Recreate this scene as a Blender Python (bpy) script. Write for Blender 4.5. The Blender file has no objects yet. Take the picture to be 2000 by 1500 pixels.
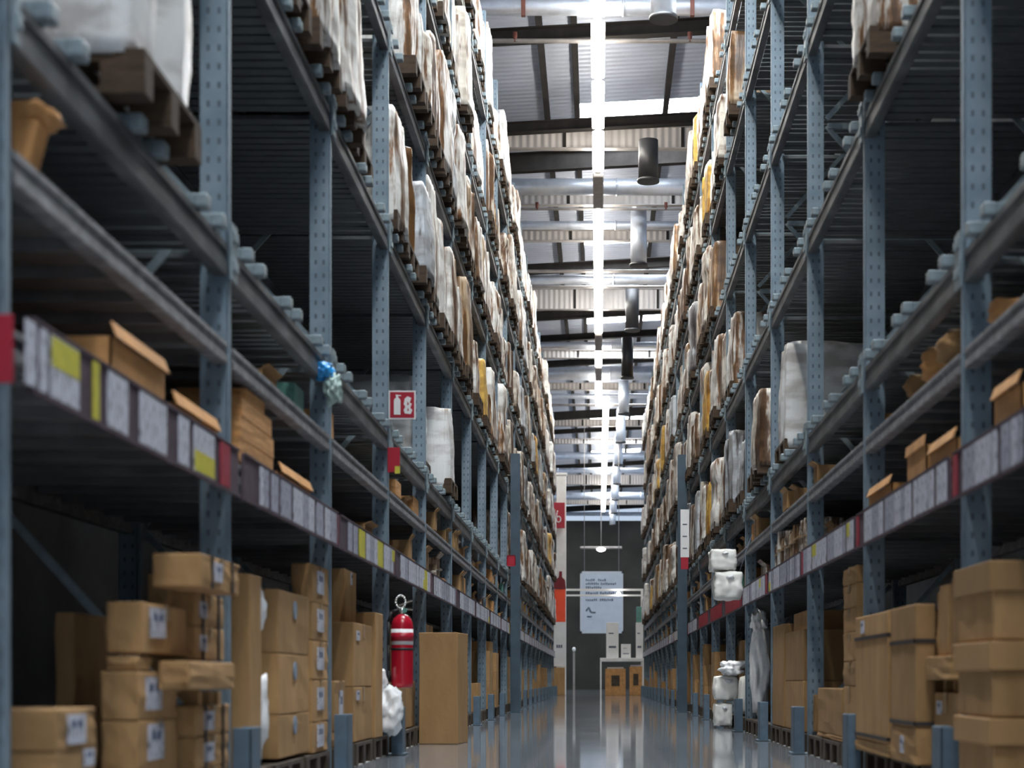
import bpy, bmesh, math, random
from mathutils import Vector, Matrix, noise
random.seed(11)
SC = bpy.context.scene
C = SC.collection
PI = math.pi
# ------------------------------------------------------------------ camera numbers
F = 3429.0      # focal length in pixels of the 2000 px wide frame
CAMZ = 0.53
CU, CV = 1170.0, 1328.0
def at(u, v, y):
    return ((u-CU)*y/F, y, CAMZ+(CV-v)*y/F)
def zat(v, y):
    return CAMZ+(CV-v)*y/F
# ------------------------------------------------------------------ materials
M = {}
def nt(name):
    m = bpy.data.materials.new(name); m.use_nodes = True
    n = m.node_tree.nodes; l = m.node_tree.links
    b = n['Principled BSDF']
    M[name] = m
    return m, n, l, b
def N(n, t, **kw):
    x = n.new(t)
    for k, v in kw.items():
        if k == 'i':
            for a, c in v.items(): x.inputs[a].default_value = c
        else: setattr(x, k, v)
    return x
def ramp(n, stops, interp='LINEAR'):
    r = n.new('ShaderNodeValToRGB'); r.color_ramp.interpolation = interp
    e = r.color_ramp.elements
    while len(e) < len(stops): e.new(0.5)
    for k, (p, c) in enumerate(stops):
        e[k].position = p; e[k].color = (*c, 1)
    return r
def simple(name, col, rough=.6, metal=0, var=.25, scale=6, bump=0, stretch=(1, 1, 1), spec=.4):
    m, n, l, b = nt(name)
    b.inputs['Roughness'].default_value = rough
    b.inputs['Metallic'].default_value = metal
    b.inputs['Specular IOR Level'].default_value = spec
    tc = N(n, 'ShaderNodeTexCoord'); mp = N(n, 'ShaderNodeMapping'); mp.inputs['Scale'].default_value = stretch
    l.new(tc.outputs['Object'], mp.inputs['Vector'])
    nz = N(n, 'ShaderNodeTexNoise', i={'Scale': scale, 'Detail': 5.0, 'Roughness': .6})
    l.new(mp.outputs['Vector'], nz.inputs['Vector'])
    lo = tuple(c*(1-var) for c in col); hi = tuple(min(1, c*(1+var)) for c in col)
    r = ramp(n, [(.3, lo), (.7, hi)])
    l.new(nz.outputs['Fac'], r.inputs['Fac']); l.new(r.outputs['Color'], b.inputs['Base Color'])
    if bump:
        bp = N(n, 'ShaderNodeBump', i={'Strength': bump, 'Distance': .02})
        l.new(nz.outputs['Fac'], bp.inputs['Height']); l.new(bp.outputs['Normal'], b.inputs['Normal'])
    return m
def emit(name, col, s):
    m, n, l, b = nt(name)
    b.inputs['Base Color'].default_value = (*col, 1)
    b.inputs['Emission Color'].default_value = (*col, 1)
    b.inputs['Emission Strength'].default_value = s
    return m
simple('beam_metal', (.105, .107, .113), .5, .25, .6, 7, stretch=(1, .5, 1.5))
simple('shelf_beam', (.21, .21, .22), .55, .1, .5, 13, stretch=(1, 1, 2))
simple('galvanised', (.22, .275, .30), .45, .25, .25, 14)
simple('dark_steel', (.115, .125, .132), .6, .2, .2, 6)
simple('column_blue', (.055, .085, .115), .5, .2, .2, 4)
simple('guard_blue', (.10, .15, .20), .5, .1, .2, 10)
simple('deck_dark', (.17, .17, .175), .8, 0, .2, 6)
simple('rail_maroon', (.075, .05, .065), .6, 0, .35, 14)
simple('tag_red', (.30, .018, .04), .5, 0, .15, 10)
simple('sign_red', (.36, .012, .03), .4, 0, .08, 6)
simple('red_orange', (.85, .08, .025), .5, 0, .06, 6)
simple('dark_red', (.17, .008, .015), .5, 0, .1, 6)
simple('sign_white', (.72, .72, .72), .5, 0, .06, 5)
simple('border_grey', (.42, .45, .49), .5, 0, .05, 5)
simple('sign_blue_grey', (.40, .45, .52), .5, 0, .06, 3)
simple('ink_grey', (.10, .12, .16), .7, 0, .1, 5)
simple('ink_blue', (.03, .05, .13), .7, 0, .1, 5)
simple('black_plastic', (.015, .015, .017), .5, 0, .1, 5)
simple('yellow_label', (.52, .47, .05), .6, 0, .15, 30)
simple('wood', (.055, .033, .018), .8, 0, .4, 9, stretch=(1, .2, 4))
simple('wood_dark', (.06, .043, .03), .85, 0, .4, 9)
simple('tape', (.30, .20, .10), .35, 0, .1, 8)
simple('strap_dark', (.035, .03, .03), .5, 0, .1, 8)
simple('orange_card', (.50, .25, .09), .75, 0, .25, 7, .2)
simple('dull_blue_dot', (.22, .27, .33), .6, 0, .1, 8)
simple('duct_silver', (.62, .66, .73), .42, .75, .12, 5, stretch=(1, 1, 1))
simple('duct_black', (.018, .018, .02), .5, 0, .2, 5)
simple('rafter_dark', (.020, .018, .017), .9, 0, .25, 4, spec=.08)
simple('pipe_grey', (.26, .24, .23), .5, .3, .2, 4)
simple('rust_red', (.10, .03, .02), .6, .1, .3, 8)
simple('white_paint', (.74, .73, .71), .5, 0, .06, 5)
simple('shade_backing', (.32, .32, .32), .9, 0, .2, 1.2)  # for the sheets added behind the racks as their shaded depth
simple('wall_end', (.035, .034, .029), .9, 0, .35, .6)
simple('blue_plastic', (.03, .32, .75), .3, 0, .35, 12)
simple('pale_plastic', (.42, .55, .52), .3, 0, .35, 14)
simple('green_item', (.10, .26, .22), .5, 0, .25, 9)
simple('stripe', (.42, .42, .40), .7, 0, .3, 9)
simple('extinguisher_red', (.42, .008, .025), .25, 0, .06, 5, spec=.6)
simple('steel_bright', (.60, .60, .58), .25, .8, .1, 9)
emit('lamp_glow', (1.0, .95, .86), 9.5)
emit('lamp_small', (1.0, .96, .90), 8.0)
emit('skylight_glow', (.84, .92, 1.0), 10.0)
# price labels: white paper with printed lines
def paper(name, col):
    m, n, l, b = nt(name); b.inputs['Roughness'].default_value = .6
    tc = N(n, 'ShaderNodeTexCoord'); mp = N(n, 'ShaderNodeMapping'); mp.inputs['Scale'].default_value = (40, 60, 28)
    l.new(tc.outputs['Object'], mp.inputs['Vector'])
    nz = N(n, 'ShaderNodeTexNoise', i={'Scale': 1.0, 'Detail': 2.0})
    l.new(mp.outputs['Vector'], nz.inputs['Vector'])
    r = ramp(n, [(.36, tuple(c*.35 for c in col)), (.47, col)])
    l.new(nz.outputs['Fac'], r.inputs['Fac']); l.new(r.outputs['Color'], b.inputs['Base Color'])
paper('label_paper', (.52, .53, .60))
paper('label_grey', (.34, .35, .42))
# cardboard: tone differs from box to box
def card(name, a, c):
    m, n, l, b = nt(name); b.inputs['Roughness'].default_value = .78; b.inputs['Specular IOR Level'].default_value = .25
    tc = N(n, 'ShaderNodeTexCoord'); mp = N(n, 'ShaderNodeMapping'); mp.inputs['Scale'].default_value = (1, 1, .35)
    l.new(tc.outputs['Object'], mp.inputs['Vector'])
    nz = N(n, 'ShaderNodeTexNoise', i={'Scale': 7.0, 'Detail': 6.0, 'Roughness': .65})
    l.new(mp.outputs['Vector'], nz.inputs['Vector'])
    r = ramp(n, [(.3, a), (.7, c)])
    l.new(nz.outputs['Fac'], r.inputs['Fac'])
    oi = N(n, 'ShaderNodeObjectInfo')
    mr = N(n, 'ShaderNodeMapRange', i={'To Min': .78, 'To Max': 1.15}); l.new(oi.outputs['Random'], mr.inputs['Value'])
    hs = N(n, 'ShaderNodeHueSaturation'); l.new(mr.outputs['Result'], hs.inputs['Value']); l.new(r.outputs['Color'], hs.inputs['Color'])
    l.new(hs.outputs['Color'], b.inputs['Base Color'])
    wv = N(n, 'ShaderNodeTexNoise', i={'Scale': 30.0, 'Detail': 2.0})
    l.new(tc.outputs['Object'], wv.inputs['Vector'])
    bp = N(n, 'ShaderNodeBump', i={'Strength': .12, 'Distance': .01}); l.new(wv.outputs['Fac'], bp.inputs['Height']); l.new(bp.outputs['Normal'], b.inputs['Normal'])
card('cardboard', (.29, .165, .068), (.41, .245, .11))
card('cardboard_plain', (.32, .185, .08), (.38, .225, .10))
# shrink wrap over goods: vertical folds of film, the cartons showing through
def wrap(name, film, goods, cover, seed):
    m, n, l, b = nt(name); b.inputs['Roughness'].default_value = .38
    tc = N(n, 'ShaderNodeTexCoord'); oi = N(n, 'ShaderNodeObjectInfo')
    ad = N(n, 'ShaderNodeVectorMath', operation='ADD')
    sc_ = N(n, 'ShaderNodeMath', operation='MULTIPLY', i={1: 37.0}); l.new(oi.outputs['Random'], sc_.inputs[0])
    l.new(tc.outputs['Object'], ad.inputs[0]); l.new(sc_.outputs[0], ad.inputs[1])
    mp = N(n, 'ShaderNodeMapping'); mp.inputs['Scale'].default_value = (5.5, 5.5, .7); l.new(ad.outputs[0], mp.inputs['Vector'])
    nz = N(n, 'ShaderNodeTexNoise', i={'Scale': 1.0, 'Detail': 5.0, 'Roughness': .65}); l.new(mp.outputs['Vector'], nz.inputs['Vector'])
    mid = tuple(f*.62+g*.3 for f, g in zip(film, goods))
    r = ramp(n, [(cover-.07, tuple(g*.45 for g in goods)), (cover-.025, goods), (cover+.005, mid), (cover+.05, film)])
    l.new(nz.outputs['Fac'], r.inputs['Fac'])
    mp2 = N(n, 'ShaderNodeMapping'); mp2.inputs['Scale'].default_value = (2, 2, 5); l.new(ad.outputs[0], mp2.inputs['Vector'])
    n2 = N(n, 'ShaderNodeTexNoise', i={'Scale': 1.5, 'Detail': 4.0}); l.new(mp2.outputs['Vector'], n2.inputs['Vector'])
    r2 = ramp(n, [(.38, (.50, .46, .43)), (.55, (1, 1, 1))]); l.new(n2.outputs['Fac'], r2.inputs['Fac'])
    mx = N(n, 'ShaderNodeMix', data_type='RGBA', blend_type='MULTIPLY'); mx.inputs[0].default_value = .8
    l.new(r.outputs['Color'], mx.inputs[6]); l.new(r2.outputs['Color'], mx.inputs[7]); l.new(mx.outputs[2], b.inputs['Base Color'])
    bp = N(n, 'ShaderNodeBump', i={'Strength': .5, 'Distance': .03}); l.new(nz.outputs['Fac'], bp.inputs['Height']); l.new(bp.outputs['Normal'], b.inputs['Normal'])
wrap('wrap_white', (.78, .77, .73), (.25, .13, .06), .475, 0)
wrap('wrap_film', (.74, .74, .73), (.40, .30, .22), .36, 5)
wrap('wrap_cream', (.72, .68, .60), (.20, .11, .06), .51, 1)
wrap('wrap_brown', (.50, .38, .25), (.26, .13, .05), .54, 2)
wrap('wrap_yellow', (.66, .42, .10), (.42, .20, .04), .44, 3)
wrap('wrap_grey', (.52, .55, .58), (.13, .12, .12), .46, 4)
simple('bag_white', (.84, .85, .86), .3, 0, .16, 5, .25)
simple('bag_cream', (.84, .83, .78), .4, 0, .12, 5, .2)
# perforated upright
def perforated():
    m, n, l, b = nt('upright_steel'); b.inputs['Roughness'].default_value = .45; b.inputs['Metallic'].default_value = .25
    tc = N(n, 'ShaderNodeTexCoord'); sx = N(n, 'ShaderNodeSeparateXYZ'); l.new(tc.outputs['Object'], sx.inputs[0])
    sn = N(n, 'ShaderNodeSeparateXYZ'); l.new(tc.outputs['Normal'], sn.inputs[0])
    ab = N(n, 'ShaderNodeMath', operation='ABSOLUTE'); l.new(sn.outputs['Y'], ab.inputs[0])
    gt = N(n, 'ShaderNodeMath', operation='GREATER_THAN', i={1: .5}); l.new(ab.outputs[0], gt.inputs[0])
    mx = N(n, 'ShaderNodeMix', data_type='FLOAT'); l.new(gt.outputs[0], mx.inputs[0]); l.new(sx.outputs['Y'], mx.inputs[2]); l.new(sx.outputs['X'], mx.inputs[3])
    a1 = N(n, 'ShaderNodeMath', operation='ABSOLUTE'); l.new(mx.outputs[0], a1.inputs[0])
    c1 = N(n, 'ShaderNodeMath', operation='COMPARE', i={1: .022, 2: .0065}); l.new(a1.outputs[0], c1.inputs[0])
    dv = N(n, 'ShaderNodeMath', operation='DIVIDE', i={1: .075}); l.new(sx.outputs['Z'], dv.inputs[0])
    fr = N(n, 'ShaderNodeMath', operation='FRACT'); l.new(dv.outputs[0], fr.inputs[0])
    c2 = N(n, 'ShaderNodeMath', operation='COMPARE', i={1: .5, 2: .17}); l.new(fr.outputs[0], c2.inputs[0])
    mu = N(n, 'ShaderNodeMath', operation='MULTIPLY'); l.new(c1.outputs[0], mu.inputs[0]); l.new(c2.outputs[0], mu.inputs[1])
    nz = N(n, 'ShaderNodeTexNoise', i={'Scale': 7.0, 'Detail': 4.0}); l.new(tc.outputs['Object'], nz.inputs['Vector'])
    r = ramp(n, [(.3, (.155, .215, .265)), (.7, (.235, .305, .36))]); l.new(nz.outputs['Fac'], r.inputs['Fac'])
    m2 = N(n, 'ShaderNodeMix', data_type='RGBA'); l.new(mu.outputs[0], m2.inputs[0]); l.new(r.outputs['Color'], m2.inputs[6]); m2.inputs[7].default_value = (.085, .11, .135, 1)
    l.new(m2.outputs[2], b.inputs['Base Color'])
perforated()
# polished concrete
def concrete():
    m, n, l, b = nt('floor_concrete')
    tc = N(n, 'ShaderNodeTexCoord')
    nz = N(n, 'ShaderNodeTexNoise', i={'Scale': .9, 'Detail': 8.0, 'Roughness': .62}); l.new(tc.outputs['Object'], nz.inputs['Vector'])
    r = ramp(n, [(.3, (.19, .205, .225)), (.7, (.30, .32, .345))]); l.new(nz.outputs['Fac'], r.inputs['Fac'])
    bk = N(n, 'ShaderNodeTexBrick', i={'Scale': 1.0, 'Mortar Size': .012, 'Brick Width': 6.0, 'Row Height': 5.0, 'Color1': (1, 1, 1, 1), 'Color2': (.84, .86, .88, 1), 'Mortar': (.55, .55, .55, 1)})
    l.new(tc.outputs['Object'], bk.inputs['Vector'])
    mx = N(n, 'ShaderNodeMix', data_type='RGBA', blend_type='MULTIPLY'); mx.inputs[0].default_value = 1
    l.new(r.outputs['Color'], mx.inputs[6]); l.new(bk.outputs['Color'], mx.inputs[7]); l.new(mx.outputs[2], b.inputs['Base Color'])
    rr = N(n, 'ShaderNodeMapRange', i={'To Min': .035, 'To Max': .085}); l.new(nz.outputs['Fac'], rr.inputs['Value']); l.new(rr.outputs['Result'], b.inputs['Roughness'])
    b.inputs['Specular IOR Level'].default_value = .55
concrete()
# ribbed sheet metal for roof and girders
def ribbed(name, col, axis, pitch, rough=.5, metal=.3):
    m, n, l, b = nt(name); b.inputs['Roughness'].default_value = rough; b.inputs['Metallic'].default_value = metal
    tc = N(n, 'ShaderNodeTexCoord')
    wv = N(n, 'ShaderNodeTexWave', bands_direction=axis, i={'Scale': 1/pitch/3.2, 'Distortion': 0.0}); l.new(tc.outputs['Object'], wv.inputs['Vector'])
    nz = N(n, 'ShaderNodeTexNoise', i={'Scale': .8, 'Detail': 4.0}); l.new(tc.outputs['Object'], nz.inputs['Vector'])
    r = ramp(n, [(.3, tuple(c*.8 for c in col)), (.7, col)]); l.new(nz.outputs['Fac'], r.inputs['Fac'])
    l.new(r.outputs['Color'], b.inputs['Base Color'])
    bp = N(n, 'ShaderNodeBump', i={'Strength': .5, 'Distance': .03}); l.new(wv.outputs['Fac'], bp.inputs['Height']); l.new(bp.outputs['Normal'], b.inputs['Normal'])
ribbed('roof_sheet', (.34, .37, .44), 'Y', .2)
ribbed('girder_sheet', (.38, .35, .33), 'X', .13, .6, .1)
# ------------------------------------------------------------------ mesh helpers
class MB:
    def __init__(s): s.bm = bmesh.new(); s.mats = []
    def mi(s, mat):
        if mat not in s.mats: s.mats.append(mat)
        return s.mats.index(mat)
    def box(s, x0, x1, y0, y1, z0, z1, mat=None, bevel=0, rot=None, piv=None):
        t = bmesh.new(); bmesh.ops.create_cube(t, size=1)
        bmesh.ops.scale(t, vec=(abs(x1-x0), abs(y1-y0), abs(z1-z0)), verts=t.verts)
        if bevel: bmesh.ops.bevel(t, geom=t.edges[:], offset=bevel, segments=2, affect='EDGES', profile=.5)
        if rot is not None: bmesh.ops.rotate(t, verts=t.verts, matrix=rot, cent=(0, 0, 0))
        bmesh.ops.translate(t, verts=t.verts, vec=((x0+x1)/2, (y0+y1)/2, (z0+z1)/2))
        s.take(t, mat); return s
    def take(s, t, mat=None, smooth=False):
        k = s.mi(mat) if mat else 0
        for f in t.faces: f.material_index = k; f.smooth = smooth
        me = bpy.data.meshes.new('t'); t.to_mesh(me); t.free(); s.bm.from_mesh(me); bpy.data.meshes.remove(me)
    def bar(s, p, q, w, h, mat=None):
        p, q = Vector(p), Vector(q); d = q-p; L = d.length
        t = bmesh.new(); bmesh.ops.create_cube(t, size=1); bmesh.ops.scale(t, vec=(w, h, L), verts=t.verts)
        R = d.to_track_quat('Z', 'Y').to_matrix(); bmesh.ops.rotate(t, verts=t.verts, matrix=R, cent=(0, 0, 0))
        bmesh.ops.translate(t, verts=t.verts, vec=(p+q)/2); s.take(t, mat); return s
    def tube(s, p, q, r, mat=None, seg=16, r2=None):
        p, q = Vector(p), Vector(q); d = q-p
        t = bmesh.new(); bmesh.ops.create_cone(t, cap_ends=True, segments=seg, radius1=r, radius2=r if r2 is None else r2, depth=d.length)
        R = d.to_track_quat('Z', 'Y').to_matrix(); bmesh.ops.rotate(t, verts=t.verts, matrix=R, cent=(0, 0, 0))
        bmesh.ops.translate(t, verts=t.verts, vec=(p+q)/2)
        k = s.mi(mat) if mat else 0
        for f in t.faces: f.material_index = k; f.smooth = len(f.verts) == 4
        me = bpy.data.meshes.new('t'); t.to_mesh(me); t.free(); s.bm.from_mesh(me); bpy.data.meshes.remove(me); return s
    def path(s, pts, r, mat=None, seg=8):
        for a, b in zip(pts, pts[1:]): s.tube(a, b, r, mat, seg)
        return s
    def lathe(s, prof, cx, cy, mat=None, seg=24):
        t = bmesh.new(); rings = []
        for r, z in prof: rings.append([t.verts.new((cx+r*math.cos(2*PI*i/seg), cy+r*math.sin(2*PI*i/seg), z)) for i in range(seg)])
        for a, b in zip(rings, rings[1:]):
            for i in range(seg): t.faces.new((a[i], a[(i+1) % seg], b[(i+1) % seg], b[i]))
        t.faces.new(list(reversed(rings[0]))); t.faces.new(rings[-1])
        s.take(t, mat, True); return s
    def poly(s, pts, y0, y1, mat=None):   # outline in x,z pushed out along y
        t = bmesh.new(); a = [t.verts.new((x, y0, z)) for x, z in pts]; b = [t.verts.new((x, y1, z)) for x, z in pts]
        t.faces.new(a); t.faces.new(list(reversed(b)))
        for i in range(len(pts)):
            j = (i+1) % len(pts); t.faces.new((a[j], a[i], b[i], b[j]))
        bmesh.ops.recalc_face_normals(t, faces=t.faces[:]); s.take(t, mat); return s
    def blob(s, c, rx, ry, rz, seed=0, amp=.2, fr=2.5, mat=None, sub=3, sq=0.0):
        t = bmesh.new(); bmesh.ops.create_icosphere(t, subdivisions=sub, radius=1)
        for v in t.verts:
            d = v.co.normalized()
            if sq:
                k = 1/max(abs(d.x), abs(d.y), abs(d.z)); d = d*(1+sq*(k-1))
            nn = noise.noise(d*fr+Vector((seed*7.3, seed*3.1, seed)))
            n2 = abs(noise.noise(d*fr*2.6+Vector((seed, seed*5.3, 2))))
            d = d*(1+amp*nn-amp*.7*n2)
            v.co = Vector((c[0]+d.x*rx, c[1]+d.y*ry, c[2]+d.z*rz))
        s.take(t, mat, True); return s
    def mesh(s, name):
        me = bpy.data.meshes.new(name); s.bm.to_mesh(me); s.bm.free()
        for m in s.mats: me.materials.append(M[m])
        return me
    def build(s, name, parent=None, mat=None):
        me = s.mesh(name)
        if mat: me.materials.clear(); me.materials.append(M[mat])
        return link(name, me, parent)
def link(name, me, parent=None, loc=None):
    o = bpy.data.objects.new(name, me); C.objects.link(o)
    if parent is not None: o.parent = parent
    if loc is not None: o.location = loc
    return o
def tag(o, label, cat, group=None, kind=None):
    o['label'] = label; o['category'] = cat
    if group: o['group'] = group
    if kind: o['kind'] = kind
    return o
def thing(name, label, cat, loc=(0, 0, 0), group=None):
    o = bpy.data.objects.new(name, None); C.objects.link(o); o.location = loc; o.empty_display_size = .1
    return tag(o, label, cat, group)
def struct(name, mb, mat=None):
    o = mb.build(name, None, mat); o['kind'] = 'structure'; return o
ORD = 'first second third fourth fifth sixth seventh eighth ninth tenth eleventh twelfth thirteenth fourteenth fifteenth sixteenth seventeenth eighteenth nineteenth twentieth twenty-first twenty-second'.split()
SIDE = {-1: 'left-hand rack', 1: 'right-hand rack'}
PITCH = 2.68
NB = 20
def PY(s, k): return (4.43 if s < 0 else 4.55)+PITCH*k
LEV = [1.45, 1.91, 2.34, 3.76, 5.17, 6.62, 8.10]
# ------------------------------------------------------------------ setting
struct('floor', MB().box(-9, 9, -4, 104, -.2, 0), 'floor_concrete')
struct('added_backing_left', MB().box(-3.1, -2.95, -4, 62, 0.001, 9.2), 'shade_backing')  # no building wall: added sheet standing for the dark behind the left rack
struct('added_backing_right', MB().box(2.95, 3.1, -4, 62, 0.001, 9.2), 'shade_backing')  # likewise added, in place of the shaded racks backing onto this one
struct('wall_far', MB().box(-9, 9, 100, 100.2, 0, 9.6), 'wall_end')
TILT = .055
def roofz(x): return 11.05+TILT*x
def roof():
    mb = MB(); t = bmesh.new()
    sky = [(1.5, 3.5), (11.0, 13.0), (20.6, 22.4), (32.0, 33.0), (41.4, 42.4), (50.8, 51.8), (60.6, 61.6), (70.6, 71.8), (80.6, 81.8), (91, 92.3)]  # first three lie out of view, added to light the lower aisle
    ys = [-4]+[a for p in sky for a in p]+[104]
    for a, b in zip(ys[0::2], ys[1::2]):
        mb.box(-9, 9, a, b, 11.05, 11.13, 'roof_sheet')
    for a, b in sky:                       # sheets beside each rooflight
        mb.box(-9, -.45, a, b, 11.05, 11.13, 'roof_sheet'); mb.box(1.9, 9, a, b, 11.05, 11.13, 'roof_sheet')
    for v in mb.bm.verts: v.co.z += TILT*v.co.x
    o = struct('ceiling', mb)
    for k, (a, b) in enumerate(sky):
        g = MB().box(-.45, 1.9, a, b, 11.06, 11.10)
        for v in g.bm.verts: v.co.z += TILT*v.co.x
        w = struct('window_%d' % (k+1), g, 'skylight_glow')
roof()
for s, nm in ((-1, 'trim_1'), (1, 'trim_2')):
    struct(nm, MB().box(s*1.49, s*1.545, 3.5, 58, .0005, .003), 'stripe')
# ------------------------------------------------------------------ racks: upright frames
def upright_mesh(name):
    mb = MB()
    h = 9.35; z0 = .0
    mb.box(-.050, -.042, -.05, .05, -h/2, h/2)                 # web towards the aisle
    mb.box(-.050, .055, -.05, -.043, -h/2, h/2); mb.box(-.050, .055, .043, .05, -h/2, h/2)
    mb.box(.047, .055, -.05, -.025, -h/2, h/2); mb.box(.047, .055, .025, .05, -h/2, h/2)
    mb.box(-.056, -.049, -.016, .016, -h/2, h/2)               # pressed rib
    for e in mb.bm.edges: pass
    me = mb.mesh(name); me.materials.append(M['upright_steel']); return me
UPR = upright_mesh('upright')
def frame_meshes():
    d = []
    z = .35; flip = 1; zs = []
    while z+.95 < 9.2:
        zs.append((z, flip)); z += 1.05; flip = -flip
    return zs
BR = frame_meshes()
def brace_mesh(flip):
    mb = MB(); mb.bar((-.45, 0, -.5*flip), (.45, 0, .5*flip), .022, .035); me = mb.mesh('brace'); me.materials.append(M['galvanised']); return me
BRM = {1: brace_mesh(1), -1: brace_mesh(-1)}
def flat_mesh():
    mb = MB(); mb.box(-.44, .44, -.015, .015, -.02, .02); me = mb.mesh('crosspiece'); me.materials.append(M['galvanised']); return me
FLT = flat_mesh()
def foot_mesh():
    mb = MB(); mb.box(-.08, .08, -.08, .08, 0, .008, None, .002); me = mb.mesh('foot_plate'); me.materials.append(M['galvanised']); return me
FOOT = foot_mesh()
for s in (-1, 1):
    for k in range(NB+1):
        y = PY(s, k)
        t = thing('rack_upright', f'tall perforated blue-grey steel upright frame, {ORD[k]} from the near end of the {SIDE[s]}', 'rack frame', (s*2.08, y, 0), 'upright frames of the pallet racks')
        for x in (-.53, .53):
            u = link('upright', UPR, t, (s*x if s > 0 else s*x, 0, .01+9.35/2))
            if s < 0: u.rotation_euler.z = PI
            link('foot_plate', FOOT, t, (s*x, 0, .001))
        if k < 12:
            for z, fl in BR:
                link('brace', BRM[fl*s], t, (0, 0, z+.5))
            for z in (.3, 4.5, 8.9): link('crosspiece', FLT, t, (0, 0, z))
# ------------------------------------------------------------------ racks: shelves (beams, decking, label rails)
INN = PITCH-.108
def beam_mesh(h, deep):
    mb = MB()
    mb.box(-.025, .025, -INN/2, INN/2, -h, 0, None, .004)
    mb.box(-.033, -.024, -INN/2, INN/2, -h, -h*.62, None, .002)
    mb.box(-.033, -.024, -INN/2, INN/2, -h*.24, 0, None, .002)
    me = mb.mesh('front_beam'); me.materials.append(M['beam_metal' if deep else 'shelf_beam']); return me
BEAM = {.13: beam_mesh(.13, 1), .085: beam_mesh(.085, 0)}
def slat_mesh():
    mb = MB(); n = 22
    for i in range(n):
        y = -INN/2+(i+.5)*INN/n
        mb.box(-.50, .50, y-.045, y+.045, -.012, .012)
    me = mb.mesh('slat_deck'); me.materials.append(M['dark_steel']); return me
SLAT = slat_mesh()
def panel_mesh():
    mb = MB(); mb.box(-.5, .5, -INN/2, INN/2, -.012, .012)
    for i in range(7):
        y = -INN/2+(i+.5)*INN/7; mb.box(-.5, .5, y-.02, y+.02, -.05, -.012)
    me = mb.mesh('deck_panel'); me.materials.append(M['deck_dark']); return me
PANEL = panel_mesh()
def bar_mesh():
    mb = MB(); mb.box(-.58, .53, -.032, .032, -.038, .018, None, .006); mb.box(-.626, -.574, -.038, .038, -.034, .0185, None, .008)
    me = mb.mesh('cross_bar'); me.materials.append(M['galvanised']); return me
CBAR = bar_mesh()
def conn_mesh():
    mb = MB(); mb.box(-.006, .006, -.024, .024, -.13, .10, None, .002); mb.box(-.014, -.006, -.016, .016, -.09, -.05, None, .003); mb.box(-.014, -.006, -.016, .016, .03, .07, None, .003)
    me = mb.mesh('connector'); me.materials.append(M['galvanised']); return me
CONN = conn_mesh()
BPOS = [.27, .55, 1.20, 1.48, 2.12, 2.40]
def label_mesh(w, h, col, low=None):
    mb = MB(); mb.box(-.002, .002, -w/2, w/2, -h/2, h/2, col)
    if low: 
        if low == 'top': mb.box(-.003, .003, -w/2+.002, w/2-.002, 0, h/2-.004, 'yellow_label')
        elif low == 'bottom': mb.box(-.003, .003, -w/2+.002, w/2-.002, -h/2+.004, -.005, 'yellow_label')
    return mb.mesh('price_label')
LBL = {}
def get_label(w, col, low=None):
    k = (round(w, 2), col, low)
    if k not in LBL: LBL[k] = label_mesh(k[0], .165, col, low)
    return LBL[k]
def rail_mesh():
    mb = MB(); mb.box(-.006, .006, -INN/2, INN/2, -.095, .095, None, .002); mb.box(-.016, -.006, -INN/2, INN/2, -.098, -.088); mb.box(-.012, -.006, -INN/2, INN/2, .09, .098)
    me = mb.mesh('label_rail'); me.materials.append(M['rail_maroon']); return me
RAIL = rail_mesh()
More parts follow.
